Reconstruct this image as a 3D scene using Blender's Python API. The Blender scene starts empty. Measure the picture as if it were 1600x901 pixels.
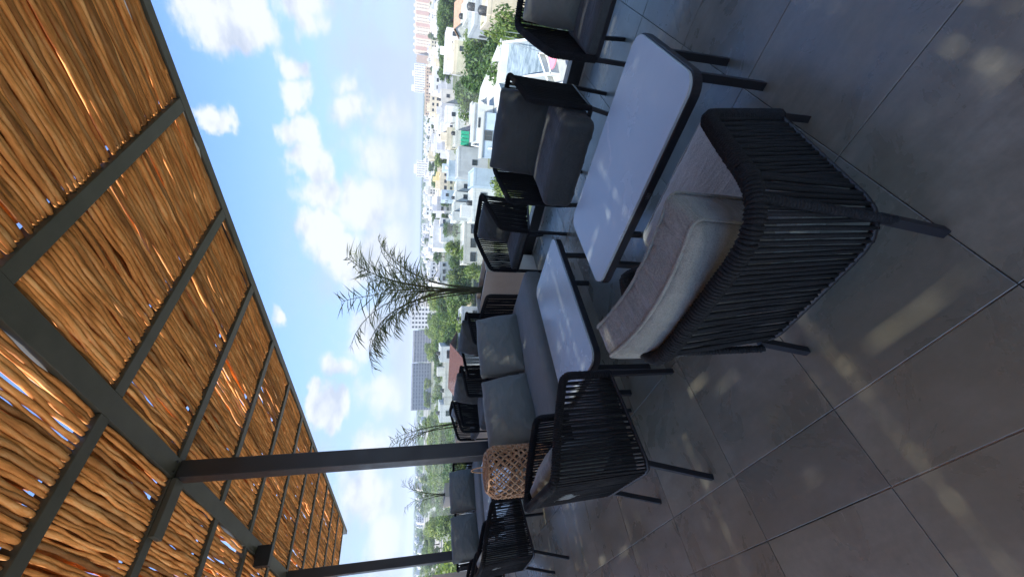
import bpy, bmesh, math, random
from math import sin, cos, pi, radians as rad, sqrt
from mathutils import Vector, Matrix, noise
random.seed(7)
C = bpy.context.scene.collection
S = bpy.context.scene

# ------------------------------------------------------------------ camera
EYE = Vector((0, 0, 1.38)); FP = 633.9
YAW, PITCH, ROLL = rad(-45.451), rad(13.044), rad(1.276)
Fv = Vector((sin(YAW)*cos(PITCH), cos(YAW)*cos(PITCH), -sin(PITCH)))
R0 = Vector((cos(YAW), -sin(YAW), 0)); U0 = R0.cross(Fv)
Rv = R0*cos(ROLL) + U0*sin(ROLL); Uv = -R0*sin(ROLL) + U0*cos(ROLL)
cam = bpy.data.cameras.new('camera'); co = bpy.data.objects.new('camera', cam); C.objects.link(co)
cam.lens = FP*36/1600; cam.sensor_width = 36; cam.clip_start = 0.03; cam.clip_end = 30000
M = Matrix.Identity(4)                      # the phone was held on its side: world up points left in the picture
for i in range(3):
    M[i][0] = -Uv[i]; M[i][1] = Rv[i]; M[i][2] = -Fv[i]; M[i][3] = EYE[i]
co.matrix_world = M
S.camera = co

def ray(x, y):                              # survey helper: direction seen from the eye point
    return Fv + Rv*((450.5-y)/FP) + Uv*((800-x)/FP)

# ------------------------------------------------------------------ light
SUN_AZ, SUN_EL = rad(196), rad(58)          # azimuth clockwise from +Y, pointing towards the sun
sdir = Vector((sin(SUN_AZ)*cos(SUN_EL), cos(SUN_AZ)*cos(SUN_EL), sin(SUN_EL)))
sl = bpy.data.lights.new('sun', 'SUN'); sl.energy = 2.1; sl.angle = rad(0.9); sl.color = (1, 0.95, 0.88)
so = bpy.data.objects.new('sun', sl); C.objects.link(so); so.rotation_euler = (-sdir).to_track_quat('-Z', 'Y').to_euler()
S.view_settings.view_transform = 'Standard'; S.view_settings.look = 'None'; S.view_settings.gamma = 1
S.view_settings.exposure = 2.3
S.cycles.use_denoising = True
S.cycles.max_bounces = 8; S.cycles.diffuse_bounces = 4; S.cycles.glossy_bounces = 3
S.cycles.transparent_max_bounces = 12; S.cycles.transmission_bounces = 3
S.cycles.caustics_reflective = False; S.cycles.caustics_refractive = False
S.cycles.sample_clamp_indirect = 6

# ------------------------------------------------------------------ node helpers
class NT:
    def __init__(s, tree): s.t = tree; s.t.nodes.clear()
    def n(s, kind, **kw):
        nd = s.t.nodes.new(kind)
        ins = kw.pop('ins', {})
        for k, v in kw.items(): setattr(nd, k, v)
        for k, v in ins.items(): s.put(nd.inputs[k], v)
        return nd
    def put(s, sock, v):
        if isinstance(v, bpy.types.NodeSocket): s.t.links.new(v, sock)
        elif isinstance(v, bpy.types.Node): s.t.links.new(v.outputs[0], sock)
        else: sock.default_value = v
    def m(s, op, a, b=0, c=0, clamp=False):
        nd = s.t.nodes.new('ShaderNodeMath'); nd.operation = op; nd.use_clamp = clamp
        s.put(nd.inputs[0], a); s.put(nd.inputs[1], b); s.put(nd.inputs[2], c); return nd.outputs[0]
    def mix(s, f, a, b, mode='MIX'):
        nd = s.t.nodes.new('ShaderNodeMix'); nd.data_type = 'RGBA'; nd.blend_type = mode
        s.put(nd.inputs[0], f); s.put(nd.inputs[6], a); s.put(nd.inputs[7], b); return nd.outputs[2]
    def noise(s, scale, vec=None, detail=4, rough=.55, dist=0):
        nd = s.n('ShaderNodeTexNoise'); nd.inputs['Scale'].default_value = scale; nd.inputs['Detail'].default_value = detail
        nd.inputs['Roughness'].default_value = rough; nd.inputs['Distortion'].default_value = dist
        if vec is not None: s.put(nd.inputs['Vector'], vec)
        return nd.outputs['Fac']
    def ramp(s, f, stops):
        nd = s.n('ShaderNodeValToRGB'); s.put(nd.inputs[0], f); e = nd.color_ramp.elements
        while len(e) < len(stops): e.new(.5)
        for i, (p, c) in enumerate(stops): e[i].position = p; e[i].color = c if len(c) == 4 else (*c, 1)
        return nd.outputs[0]
    def rng(s, v, a, b, c=0, d=1, smooth=True):
        nd = s.n('ShaderNodeMapRange'); nd.interpolation_type = 'SMOOTHSTEP' if smooth else 'LINEAR'
        s.put(nd.inputs[0], v)
        for i, q in enumerate((a, b, c, d)): nd.inputs[i+1].default_value = q
        return nd.outputs[0]

# ------------------------------------------------------------------ sky with clouds
W = bpy.data.worlds.new('World'); S.world = W; W.use_nodes = True
nt = NT(W.node_tree)
sky = nt.n('ShaderNodeTexSky'); sky.sky_type = 'NISHITA'; sky.sun_disc = False
sky.sun_elevation = SUN_EL; sky.sun_rotation = SUN_AZ; sky.altitude = 0; sky.air_density = 1.0; sky.dust_density = .8; sky.ozone_density = 1.6
tc = nt.n('ShaderNodeTexCoord'); d = tc.outputs['Generated']
sep = nt.n('ShaderNodeSeparateXYZ', ins={0: d}); dz = sep.outputs[2]
stretch = nt.n('ShaderNodeMapping', ins={0: d}); stretch.inputs['Scale'].default_value = (1, 1, 2.2)
n1 = nt.noise(5.0, stretch.outputs[0], 9, .62); n2 = nt.noise(13.0, stretch.outputs[0], 8, .6)
nn = nt.m('ADD', nt.m('MULTIPLY', n1, .65), nt.m('MULTIPLY', n2, .35))
wn = nt.n('ShaderNodeTexNoise', ins={'Vector': stretch.outputs[0]}); wn.inputs['Scale'].default_value = 6; wn.inputs['Detail'].default_value = 7; wn.inputs['Roughness'].default_value = .6
ws = nt.n('ShaderNodeVectorMath', operation='SUBTRACT'); nt.put(ws.inputs[0], wn.outputs['Color']); ws.inputs[1].default_value = (.5, .5, .5)
wm_ = nt.n('ShaderNodeVectorMath', operation='SCALE'); nt.put(wm_.inputs[0], ws.outputs[0]); wm_.inputs['Scale'].default_value = .13
wa = nt.n('ShaderNodeVectorMath', operation='ADD'); nt.put(wa.inputs[0], d); nt.put(wa.inputs[1], wm_.outputs[0])
wd_ = nt.n('ShaderNodeVectorMath', operation='NORMALIZE', ins={0: wa.outputs[0]}).outputs[0]
acc = None
BLOBS = [(345, 0, 105, 1.5), (378, 30, 85, 1.5), (350, 45, 70, 1.3), (475, 0, 60, 1.1), (492, 35, 44, .9), (343, 176, 34, 1.1), (462, 105, 34, 1.0), (466, 150, 36, 1.1),
         (470, 205, 42, 1.2), (486, 250, 46, 1.2), (505, 300, 50, 1.2), (512, 350, 50, 1.2), (530, 390, 50, 1.1), (538, 130, 34, .8), (548, 170, 40, .85), (600, 190, 60, .7),
         (590, 250, 66, .85), (570, 320, 72, 1.0), (600, 390, 75, .85), (560, 420, 60, .9), (497, 614, 30, 1.4), (515, 630, 44, 1.5), (530, 645, 36, 1.3), (535, 565, 32, .9), (575, 520, 55, .85),
         (590, 610, 55, .8), (585, 700, 55, .7), (570, 775, 60, 1.0), (600, 850, 60, .8), (432, 495, 20, .6)]
for (bx, by, rpx, amp) in BLOBS:
    v = ray(bx, by).normalized(); rr_ = max(v.angle(ray(bx+rpx, by).normalized()), v.angle(ray(bx, by+rpx).normalized()))
    dp = nt.n('ShaderNodeVectorMath', operation='DOT_PRODUCT'); nt.put(dp.inputs[0], wd_); dp.inputs[1].default_value = v
    ang = nt.m('ARCCOSINE', nt.m('MINIMUM', dp.outputs['Value'], 1.0))
    g = nt.rng(ang, 0, rr_, amp, 0, smooth=False)
    acc = g if acc is None else nt.m('MAXIMUM', acc, g)
# broad scattered clouds elsewhere in the sky
ng = nt.noise(1.6, stretch.outputs[0], 5, .55)
gen = nt.rng(ng, .6, .8, 0, .6)
low = nt.rng(dz, .62, .2, 0, 1)
acc = nt.m('MAXIMUM', acc, nt.m('MULTIPLY', gen, .55))
dens = nt.m('ADD', acc, nt.m('MULTIPLY', nt.m('SUBTRACT', nn, .5), 2.0))
present = nt.rng(acc, .0, .12, 0, 1)
cl = nt.m('MULTIPLY', nt.rng(dens, .10, .62), present)
hz = nt.m('MULTIPLY', nt.rng(dz, .42, .0, 0, .75), 1)
veil = nt.m('MULTIPLY', nt.rng(nt.noise(2.6, stretch.outputs[0], 8, .65), .40, .66, 0, .75), nt.rng(dz, .36, .12, 0, 1))
shade = nt.noise(9, stretch.outputs[0], 6, .6)
ccol = nt.ramp(shade, [(.32, (1.35, 1.5, 1.75)), (.5, (2.05, 2.12, 2.2))])
skt = nt.mix(1, sky.outputs[0], (.46, .57, .76, 1), 'MULTIPLY')
base = nt.mix(hz, skt, (.95, 1.20, 1.60, 1))
base = nt.mix(veil, base, (1.28, 1.47, 1.78, 1))
colr = nt.mix(nt.m('MULTIPLY', cl, .93), base, ccol)
bg = nt.n('ShaderNodeBackground', ins={0: colr}); bg.inputs[1].default_value = 0.1
out = nt.n('ShaderNodeOutputWorld', ins={0: bg})

# ------------------------------------------------------------------ materials
def mat(name, col, rough=.6, metal=0, spec=.5, build=None, bump=None, sheen=0):
    m = bpy.data.materials.new(name); m.use_nodes = True; t = NT(m.node_tree)
    b = t.n('ShaderNodeBsdfPrincipled'); o = t.n('ShaderNodeOutputMaterial', ins={0: b})
    b.inputs['Base Color'].default_value = (*col, 1); b.inputs['Roughness'].default_value = rough
    b.inputs['Metallic'].default_value = metal; b.inputs['Specular IOR Level'].default_value = spec
    if sheen: b.inputs['Sheen Weight'].default_value = sheen; b.inputs['Sheen Roughness'].default_value = .4
    if build: build(t, b)
    return m
def bumpn(t, b, h, strength=.3, dist=.01):
    bp = t.n('ShaderNodeBump'); bp.inputs['Strength'].default_value = strength; bp.inputs['Distance'].default_value = dist
    t.put(bp.inputs['Height'], h); t.put(b.inputs['Normal'], bp.outputs[0])
def oc(t): return t.n('ShaderNodeTexCoord').outputs['Object']
def gp(t): return t.n('ShaderNodeNewGeometry').outputs['Position']
def orand(t): return t.n('ShaderNodeObjectInfo').outputs['Random']
def irand(t): return t.n('ShaderNodeNewGeometry').outputs['Random Per Island']

def b_tile(t, b):
    p = gp(t); r = orand(t)
    off = t.n('ShaderNodeVectorMath', operation='ADD'); t.put(off.inputs[0], p)
    cmb = t.n('ShaderNodeCombineXYZ'); t.put(cmb.inputs[2], t.m('MULTIPLY', r, 40)); t.put(off.inputs[1], cmb)
    n = t.noise(3.2, off, 8, .62, .6); f = t.noise(42, off, 5, .7); g = t.noise(1.3, p, 4, .5)
    st = t.n('ShaderNodeMapping', ins={0: off.outputs[0]}); st.inputs['Scale'].default_value = (1.2, 6.5, 1); st.inputs['Rotation'].default_value = (0, 0, .5)
    s2 = t.noise(2.2, st.outputs[0], 6, .6, .8)
    a = t.m('ADD', t.m('MULTIPLY', n, .5), t.m('ADD', t.m('MULTIPLY', f, .22), t.m('MULTIPLY', s2, .28)))
    c = t.ramp(a, [(.3, (.112, .114, .086)), (.5, (.185, .184, .138)), (.68, (.27, .265, .20))])
    c = t.mix(t.rng(g, .42, .66, 0, .6), c, (.15, .14, .088, 1))
    tint = t.ramp(r, [(0, (.86, .86, .9)), (1, (1.12, 1.08, 1.04))])
    c = t.mix(1, c, tint, 'MULTIPLY')
    sc_ = t.n('ShaderNodeTexVoronoi', feature='DISTANCE_TO_EDGE', ins={'Vector': off.outputs[0]}); sc_.inputs['Scale'].default_value = 2.3
    t.put(b.inputs['Base Color'], c)
    t.put(b.inputs['Roughness'], t.rng(n, .3, .7, .22, .42))
    bumpn(t, b, t.m('ADD', t.m('MULTIPLY', f, .5), n), .28, .0025)
TILE = mat('slate_porcelain', (.09, .09, .09), .35, spec=.8, build=b_tile)
GROUT = mat('grout', (.05, .048, .045), .9, build=lambda t, b: t.put(b.inputs['Base Color'], t.mix(t.rng(t.noise(1.1, gp(t), 3), .5, .6, 0, 1), t.ramp(t.noise(30, gp(t), 3), [(.35, (.015, .015, .014)), (.7, (.09, .085, .075))]), (.42, .41, .38, 1))))
BLACK = mat('black_powder_coat', (.012, .012, .014), .42, spec=.4, build=lambda t, b: bumpn(t, b, t.noise(260, oc(t), 2), .08, .001))
CHAN = mat('black_channel', (.01, .01, .011), .35, spec=.5)
GREYSTEEL = mat('grey_painted_steel', (.07, .068, .06), .5, build=lambda t, b: (t.put(b.inputs['Base Color'], t.ramp(t.noise(6, gp(t), 6, .65), [(.3, (.040, .040, .031)), (.7, (.066, .064, .050))])), bumpn(t, b, t.noise(90, gp(t), 3), .1, .001)))
POSTM = mat('charcoal_painted_steel', (.022, .022, .026), .38, build=lambda t, b: (t.put(b.inputs['Roughness'], t.rng(t.noise(7, gp(t), 6), .3, .7, .3, .5)), bumpn(t, b, t.noise(60, gp(t), 3), .06, .001)))
def b_stick(t, b):
    p = oc(t); r = orand(t); ir = irand(t); k = t.m('ADD', r, ir)
    st = t.n('ShaderNodeMapping', ins={0: p}); st.inputs['Scale'].default_value = (2.2, 16, 16)
    cmb = t.n('ShaderNodeCombineXYZ'); t.put(cmb.inputs[0], t.m('MULTIPLY', k, 31)); t.put(st.inputs['Location'], cmb)
    n = t.noise(2.0, st.outputs[0], 7, .65, .5); n2 = t.noise(9, st.outputs[0], 3)
    c = t.ramp(n, [(.25, (.28, .105, .028)), (.5, (.66, .29, .09)), (.75, (.84, .52, .24))])
    tint = t.ramp(t.m('FRACT', t.m('MULTIPLY', k, 7.31)), [(0, (.42, .42, .45)), (.18, (.72, .70, .68)), (.45, (1.0, .95, .88)), (.75, (1.12, 1.05, .98)), (1, (1.4, 1.36, 1.3))])
    c = t.mix(1, c, tint, 'MULTIPLY')
    dk = t.rng(t.noise(1.4, st.outputs[0], 2), .66, .78, 0, .6)
    c = t.mix(dk, c, (.06, .035, .02, 1))
    t.put(b.inputs['Base Color'], c)
    bumpn(t, b, t.m('ADD', n, t.m('MULTIPLY', n2, .5)), .55, .004)
STICK = mat('peeled_branch_wood', (.4, .22, .1), .8, spec=.15, build=b_stick)
def b_rope(t, b):
    p = oc(t)
    n = t.noise(420, p, 3, .7); w = t.n('ShaderNodeTexWave', ins={'Vector': p}); w.wave_type = 'BANDS'; w.bands_direction = 'DIAGONAL'
    w.inputs['Scale'].default_value = 120; w.inputs['Distortion'].default_value = 2.5
    h = t.m('ADD', t.m('MULTIPLY', w.outputs[0], .7), n)
    t.put(b.inputs['Base Color'], t.ramp(n, [(.35, (.004, .004, .004)), (.6, (.018, .018, .019)), (.8, (.07, .07, .07))]))
    bumpn(t, b, h, .7, .002)
ROPE = mat('black_rope', (.02, .02, .022), .8, spec=.25, build=b_rope)
def b_grope(t, b):
    p = oc(t); n = t.noise(320, p, 4, .75)
    t.put(b.inputs['Base Color'], t.ramp(n, [(.35, (.005, .0055, .006)), (.6, (.024, .026, .027)), (.82, (.13, .13, .13))]))
    bumpn(t, b, n, .8, .003)
GROPE = mat('charcoal_rope', (.05, .05, .05), .85, spec=.2, build=b_grope)
def fabric(name, c0, c1, sc=520, st=.4, fold=.35):
    def bb(t, b):
        p = oc(t); n = t.noise(sc, p, 3, .7); g = t.noise(5, p, 4, .6)
        w1 = t.n('ShaderNodeTexWave', ins={'Vector': p}); w1.inputs['Scale'].default_value = 180; w1.bands_direction = 'X'; w1.inputs['Distortion'].default_value = 1
        w2 = t.n('ShaderNodeTexWave', ins={'Vector': p}); w2.inputs['Scale'].default_value = 180; w2.bands_direction = 'Y'; w2.inputs['Distortion'].default_value = 1
        wv = t.m('MULTIPLY', w1.outputs[0], w2.outputs[0])
        a = t.m('ADD', t.m('MULTIPLY', n, .6), t.m('ADD', t.m('MULTIPLY', wv, .15), t.m('MULTIPLY', g, .3)))
        t.put(b.inputs['Base Color'], t.ramp(a, [(.35, c0), (.68, c1)]))
        fm = t.n('ShaderNodeMapping', ins={0: p}); fm.inputs['Scale'].default_value = (1.0, 2.6, 1.6)
        fo = t.noise(6.5, fm.outputs[0], 3, .5, 1.6)
        bumpn(t, b, t.m('ADD', t.m('MULTIPLY', fo, fold*8), t.m('MULTIPLY', a, .6)), st, .006)
    return mat(name, c1, .92, spec=.15, build=bb, sheen=.25)
FAB_DARK = fabric('charcoal_fabric', (.038, .043, .041), (.085, .093, .089))
FAB_GREEN = fabric('grey_green_fabric', (.125, .136, .120), (.21, .225, .20), fold=.25)
FAB_GREY = fabric('mid_grey_tweed', (.20, .24, .225), (.45, .52, .49), sc=260, st=.5)
FAB_TAUPE = fabric('taupe_linen', (.14, .14, .118), (.32, .325, .275), sc=300, st=.5, fold=.5)
def b_ttop(t, b):
    p = gp(t)
    v = t.n('ShaderNodeTexVoronoi', feature='DISTANCE_TO_EDGE'); v.inputs['Scale'].default_value = 1.05
    ds = t.n('ShaderNodeVectorMath', operation='ADD'); t.put(ds.inputs[0], p)
    nz = t.n('ShaderNodeTexNoise'); nz.inputs['Scale'].default_value = 2.5; nz.inputs['Detail'].default_value = 5; t.put(nz.inputs['Vector'], p)
    sc = t.n('ShaderNodeVectorMath', operation='SCALE'); t.put(sc.inputs[0], nz.outputs['Color']); sc.inputs['Scale'].default_value = .34
    t.put(ds.inputs[1], sc.outputs[0]); t.put(v.inputs['Vector'], ds.outputs[0])
    vein = t.m('MULTIPLY', t.rng(v.outputs['Distance'], .0, .008, 1, 0), t.rng(t.noise(2.1, p, 3), .45, .6, 0, .8))
    n = t.noise(3, p, 7, .6, .5)
    c = t.ramp(n, [(.3, (.37, .43, .42)), (.7, (.42, .48, .465))])
    t.put(b.inputs['Base Color'], t.mix(vein, c, (.55, .54, .5, 1)))
    t.put(b.inputs['Roughness'], t.rng(n, .3, .7, .24, .28))
TTOP = mat('grey_ceramic_top', (.2, .2, .21), .35, spec=.85, build=b_ttop)
def b_rattan(t, b):
    p = oc(t); n = t.noise(40, p, 4); t.put(b.inputs['Base Color'], t.ramp(n, [(.3, (.26, .13, .055)), (.7, (.52, .31, .16))])); bumpn(t, b, t.noise(200, p, 2), .3, .001)
RATTAN = mat('woven_bamboo', (.4, .22, .1), .55, build=b_rattan)
def simple(name, c0, c1, scale=8, rough=.85, bs=.3, bd=.01, spec=.3):
    return mat(name, c1, rough, spec=spec, build=lambda t, b: (t.put(b.inputs['Base Color'], t.ramp(t.noise(scale, gp(t), 7, .65), [(.3, c0), (.7, c1)])), bumpn(t, b, t.noise(scale*12, gp(t), 4), bs, bd)))
CREAM = simple('cream_plaster', (.58, .49, .37), (.68, .59, .46), 3, bs=.15, bd=.002)
SOIL = simple('potting_soil', (.03, .02, .012), (.07, .05, .03), 20)
ALU = mat('brushed_aluminium', (.55, .54, .52), .35, metal=.9)
def b_glass(t, b):
    o = [n for n in t.t.nodes if n.type == 'OUTPUT_MATERIAL'][0]
    tr = t.n('ShaderNodeBsdfTransparent'); tr.inputs[0].default_value = (.93, .965, .95, 1)
    gl = t.n('ShaderNodeBsdfGlossy'); gl.inputs['Roughness'].default_value = .02
    df = t.n('ShaderNodeBsdfDiffuse'); df.inputs[0].default_value = (.7, .75, .78, 1)
    lw = t.n('ShaderNodeFresnel'); lw.inputs[0].default_value = 1.45
    m1 = t.n('ShaderNodeMixShader', ins={0: t.m('MINIMUM', t.m('MULTIPLY', lw.outputs[0], .7), .10), 1: tr.outputs[0], 2: gl.outputs[0]})
    m2 = t.n('ShaderNodeMixShader', ins={0: t.rng(t.noise(2.0, gp(t), 5), .4, .8, .02, .06), 1: m1.outputs[0], 2: df.outputs[0]})
    t.put(o.inputs[0], m2.outputs[0])
GLASS = mat('clear_glass', (1, 1, 1), .02, build=b_glass)
def leafm(name, c0, c1, c2):
    def bb(t, b):
        r = irand(t); r2 = orand(t)
        c = t.ramp(r, [(0, c0), (.5, c1), (1, c2)])
        t.put(b.inputs['Base Color'], t.mix(1, c, t.ramp(r2, [(0, (.75, .85, .75)), (.5, (1, 1, 1)), (1, (1.3, 1.2, .9))]), 'MULTIPLY'))
        b.inputs['Transmission Weight'].default_value = 0
        o = [n for n in t.t.nodes if n.type == 'OUTPUT_MATERIAL'][0]
        tl = t.n('ShaderNodeBsdfTranslucent', ins={0: t.mix(1, c, (1.5, 1.7, .6, 1), 'MULTIPLY')})
        mx = t.n('ShaderNodeMixShader', ins={0: .3, 1: b.outputs[0], 2: tl.outputs[0]}); t.put(o.inputs[0], mx.outputs[0])
    return mat(name, c1, .55, spec=.35, build=bb)
LEAF = leafm('tree_leaves', (.035, .07, .018), (.075, .13, .03), (.13, .19, .05))
LEAFY = leafm('light_tree_leaves', (.06, .10, .02), (.13, .19, .04), (.21, .25, .06))
PALMLEAF = leafm('palm_leaflets', (.07, .085, .05), (.12, .14, .08), (.22, .20, .12))
BARK = simple('bark', (.08, .055, .035), (.17, .13, .09), 14)
STEM = simple('palm_stem', (.045, .045, .02), (.11, .10, .05), 14)

# ------------------------------------------------------------------ mesh builder
class MB:
    def __init__(s): s.v = []; s.f = []; s.sm = []
    def add(s, v, f, smooth=False):
        o = len(s.v); s.v += [tuple(p) for p in v]; s.f += [tuple(i+o for i in q) for q in f]; s.sm += [smooth]*len(f); return s
    def box(s, x0, x1, y0, y1, z0, z1, mx=None):
        v = [Vector(p) for p in ((x0,y0,z0),(x1,y0,z0),(x1,y1,z0),(x0,y1,z0),(x0,y0,z1),(x1,y0,z1),(x1,y1,z1),(x0,y1,z1))]
        if mx is not None: v = [mx @ p for p in v]
        return s.add(v, [(0,3,2,1),(4,5,6,7),(0,1,5,4),(1,2,6,5),(2,3,7,6),(3,0,4,7)])
    def bbox(s, x0, x1, y0, y1, z0, z1, b=.004, mx=None):       # box with chamfered edges
        bm = bmesh.new(); r = bmesh.ops.create_cube(bm, size=1)
        for q in bm.verts: q.co = Vector(((x0+x1)/2+q.co.x*(x1-x0), (y0+y1)/2+q.co.y*(y1-y0), (z0+z1)/2+q.co.z*(z1-z0)))
        bmesh.ops.bevel(bm, geom=bm.edges[:], offset=b, segments=2, affect='EDGES', profile=.5)
        if mx is not None: bmesh.ops.transform(bm, matrix=mx, verts=bm.verts[:])
        bm.verts.index_update(); s.add([q.co.copy() for q in bm.verts], [[q.index for q in f.verts] for f in bm.faces]); bm.free(); return s
    def tube(s, pts, r, n=8, caps=True, smooth=True, closed=False):
        pts = [Vector(p) for p in pts]; m = len(pts); rr = r if isinstance(r, (list, tuple)) else [r]*m
        T = []
        for i in range(m):
            a = pts[i-1] if (i > 0 or closed) else pts[i]; b = pts[(i+1) % m] if (i < m-1 or closed) else pts[i]
            T.append((b-a).normalized())
        ref = Vector((0, 0, 1)) if abs(T[0].z) < .9 else Vector((1, 0, 0))
        nrm = T[0].cross(ref).normalized(); V = []
        for i in range(m):
            nrm = (nrm - T[i]*nrm.dot(T[i])).normalized(); bn = T[i].cross(nrm)
            for k in range(n):
                a = 2*pi*k/n; V.append(pts[i] + (nrm*cos(a)+bn*sin(a))*rr[i])
        Fc = []
        for i in range(m if closed else m-1):
            for k in range(n):
                j = (i+1) % m; Fc.append((i*n+k, i*n+(k+1) % n, j*n+(k+1) % n, j*n+k))
        if caps and not closed: Fc += [tuple(range(n-1, -1, -1)), tuple((m-1)*n+k for k in range(n))]
        return s.add(V, Fc, smooth)
    def bar(s, a, b, w, h=None, up=(0, 0, 1)):                   # square section bar from a to b
        a, b = Vector(a), Vector(b); h = h or w; t = (b-a).normalized(); u = Vector(up)
        if abs(t.dot(u)) > .95: u = Vector((0, 1, 0))
        x = t.cross(u).normalized(); y = x.cross(t)
        V = [p + x*i*w/2 + y*j*h/2 for p in (a, b) for i, j in ((-1,-1),(1,-1),(1,1),(-1,1))]
        return s.add(V, [(0,1,2,3),(7,6,5,4),(0,4,5,1),(1,5,6,2),(2,6,7,3),(3,7,4,0)])
    def mesh(s, name):
        me = bpy.data.meshes.new(name); me.from_pydata(s.v, [], s.f)
        me.polygons.foreach_set('use_smooth', s.sm); me.update(); return me
    def build(s, name, m, parent=None, loc=None):
        return link(name, s.mesh(name), m, parent, loc)
def link(name, me, m=None, parent=None, loc=None):
    o = bpy.data.objects.new(name, me)
    if m and not me.materials: me.materials.append(m)
    C.objects.link(o)
    if parent: o.parent = parent
    if loc: o.location = loc
    return o
def tag(o, label=None, cat=None, group=None, kind=None):
    for k, v in (('label', label), ('category', cat), ('group', group), ('kind', kind)):
        if v: o[k] = v
    return o
def empty(name, label, cat, loc=(0,0,0), rz=0, group=None):
    o = bpy.data.objects.new(name, None); C.objects.link(o); o.location = loc; o.rotation_euler = (0, 0, rz); o.empty_display_size = .1
    return tag(o, label, cat, group)
KIDS = {}
def copy_tree(root, label, loc, rz):
    r = root.copy(); C.objects.link(r); r.location = loc; r.rotation_euler = (0, 0, rz); r['label'] = label
    def rec(src, dst):
        for ch in src.children:
            c = ch.copy(); C.objects.link(c); c.parent = dst; rec(ch, c)
    rec(root, r); return r

# ------------------------------------------------------------------ terrace floor
TS = .6; X0, Y0 = -.447, .491
floor = MB().box(-15, 4.2, -2.40, 3.86, -.3, -.0045).build('floor', GROUT); tag(floor, kind='structure')
xs = [X0 + TS*k for k in range(-7, 25)]; ys = [Y0 - .25 - .612*5 + 0] ; ys = [Y0-.25-.612*k for k in range(4, 0, -1)] + [Y0-.25] + [Y0 + .612*k for k in range(0, 6)]
ys = [y for y in ys if y < 3.7] + [3.715]
tmesh = {}
for i in range(len(xs)-1):
    for j in range(len(ys)-1):
        xa, xb, ya, yb = X0 - TS*(24-i-0), 0, ys[j], ys[j+1]
        xa = xs[0] - 0; xa = X0 + TS*7 - TS*(i+1); w, dd = TS-.0034, (yb-ya)-.0034
        if xa < -14.9 or (xa > 3 and ya > 2.5): continue
        key = round(dd, 3)
        if key not in tmesh:
            q = MB(); c = .0012
            V = [(-w/2,-dd/2,-.012),(w/2,-dd/2,-.012),(w/2,dd/2,-.012),(-w/2,dd/2,-.012),(-w/2,-dd/2,-c),(w/2,-dd/2,-c),(w/2,dd/2,-c),(-w/2,dd/2,-c),(-w/2+c,-dd/2+c,0),(w/2-c,-dd/2+c,0),(w/2-c,dd/2-c,0),(-w/2+c,dd/2-c,0)]
            q.add(V, [(0,1,5,4),(1,2,6,5),(2,3,7,6),(3,0,4,7),(4,5,9,8),(5,6,10,9),(6,7,11,10),(7,4,8,11),(8,9,10,11)])
            me = q.mesh('tile'); me.materials.append(TILE); tmesh[key] = me
        o = link('tile', tmesh[key], None, floor, (xa+TS/2, (ya+yb)/2, random.uniform(-.0006, .0006)))
        o.rotation_euler = (random.uniform(-.0012, .0012), random.uniform(-.0012, .0012), 0)

bounce_slab = MB().box(-15, 4.2, -9.0, -2.404, -.3, .02).build('bounce_deck', simple('white_bounce_coating', (.62, .61, .58), (.74, .73, .70), 2)); tag(bounce_slab, kind='structure')  # unseen pale deck, added to bounce sunlight up under the branches
# curb channel and glass balustrade
bal = empty('glass_balustrade', 'frameless clear glass balustrade in a black channel along the terrace edge', 'railing', (0, 3.78, 0))
MB().bbox(-15, 4.2, -.06, .06, -.02, .125, .003).build('base_channel', CHAN, bal)
MB().box(-15, 4.2, -.072, -.0605, -.003, .012).build('edge_trim', ALU, bal)
for k in range(11):
    x1 = 4.1 - 1.62*k
    MB().bbox(x1-1.608, x1, -.007, .007, .128, 1.1, .001).build('glass_panel', GLASS, bal)

# the building that carries the terrace, and the rooftop wall behind the viewer
terr = MB().box(-15, 4.2, -9, 3.82, -16.2, -.32).build('terrace_building', CREAM); tag(terr, 'cream plastered building that carries the tiled roof terrace', 'building')

# ------------------------------------------------------------------ pergola
ZR = 3.05; BX = [-1.515 - .9425*k for k in range(-6, 12)]
per = empty('pergola', 'dark steel pergola roofed with peeled tan branches over the terrace', 'pergola', (-3.44, 1.42, 0))
ox, oy = -3.44, 1.42
def rel(x0, x1, y0, y1, z0, z1): return (x0-ox, x1-ox, y0-oy, y1-oy, z0, z1)
PX = [-3.44+3.77, -3.44, -3.44-3.77, -3.44-7.54]
for x in PX[1:]:
    MB().bbox(*rel(x-.062, x+.062, 1.358, 1.482, -.002, ZR-.004), .006).build('post', POSTM, per)
MB().bbox(*rel(-12.6, 4.15, 1.352, 1.488, ZR, ZR+.10), .003).build('beam', GREYSTEEL, per)
MB().bbox(*rel(-12.6, 4.15, 3.27, 3.355, ZR+.001, ZR+.13), .003).build('fascia', GREYSTEEL, per)
MB().bbox(*rel(-12.6, 4.15, -2.19, -2.10, ZR+.001, ZR+.12), .003).build('fascia', GREYSTEEL, per)
for i, x in enumerate(BX):
    MB().bbox(*rel(x-.045, x+.045, 1.490, 3.268, ZR+.002, ZR+.08), .003).build('crossbar', GREYSTEEL, per)
    MB().bbox(*rel(x-.045, x+.045, -2.098, 1.350, ZR+.002, ZR+.08), .003).build('crossbar', GREYSTEEL, per)
for x in PX[1:]:                                                 # splice sleeve where the crossbar meets the post head
    MB().bbox(*rel(x-.033-.03+.02, x+.082, .98, 1.349, ZR-.035, ZR+.0005), .004).build('splice_sleeve', GREYSTEEL, per)
for x in PX[1:]:
    MB().bbox(*rel(x-.10, x+.10, 1.32, 1.52, 0, .008), .002).build('base_plate', POSTM, per)
    for dx in (-.10, .10):
        for dy in (-.035, .035): MB().tube([(x+dx-ox, 1.42+dy-oy, ZR-.009), (x+dx-ox, 1.42+dy-oy, ZR+.001)], .009, 6).build('bolt', BLACK, per)
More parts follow.
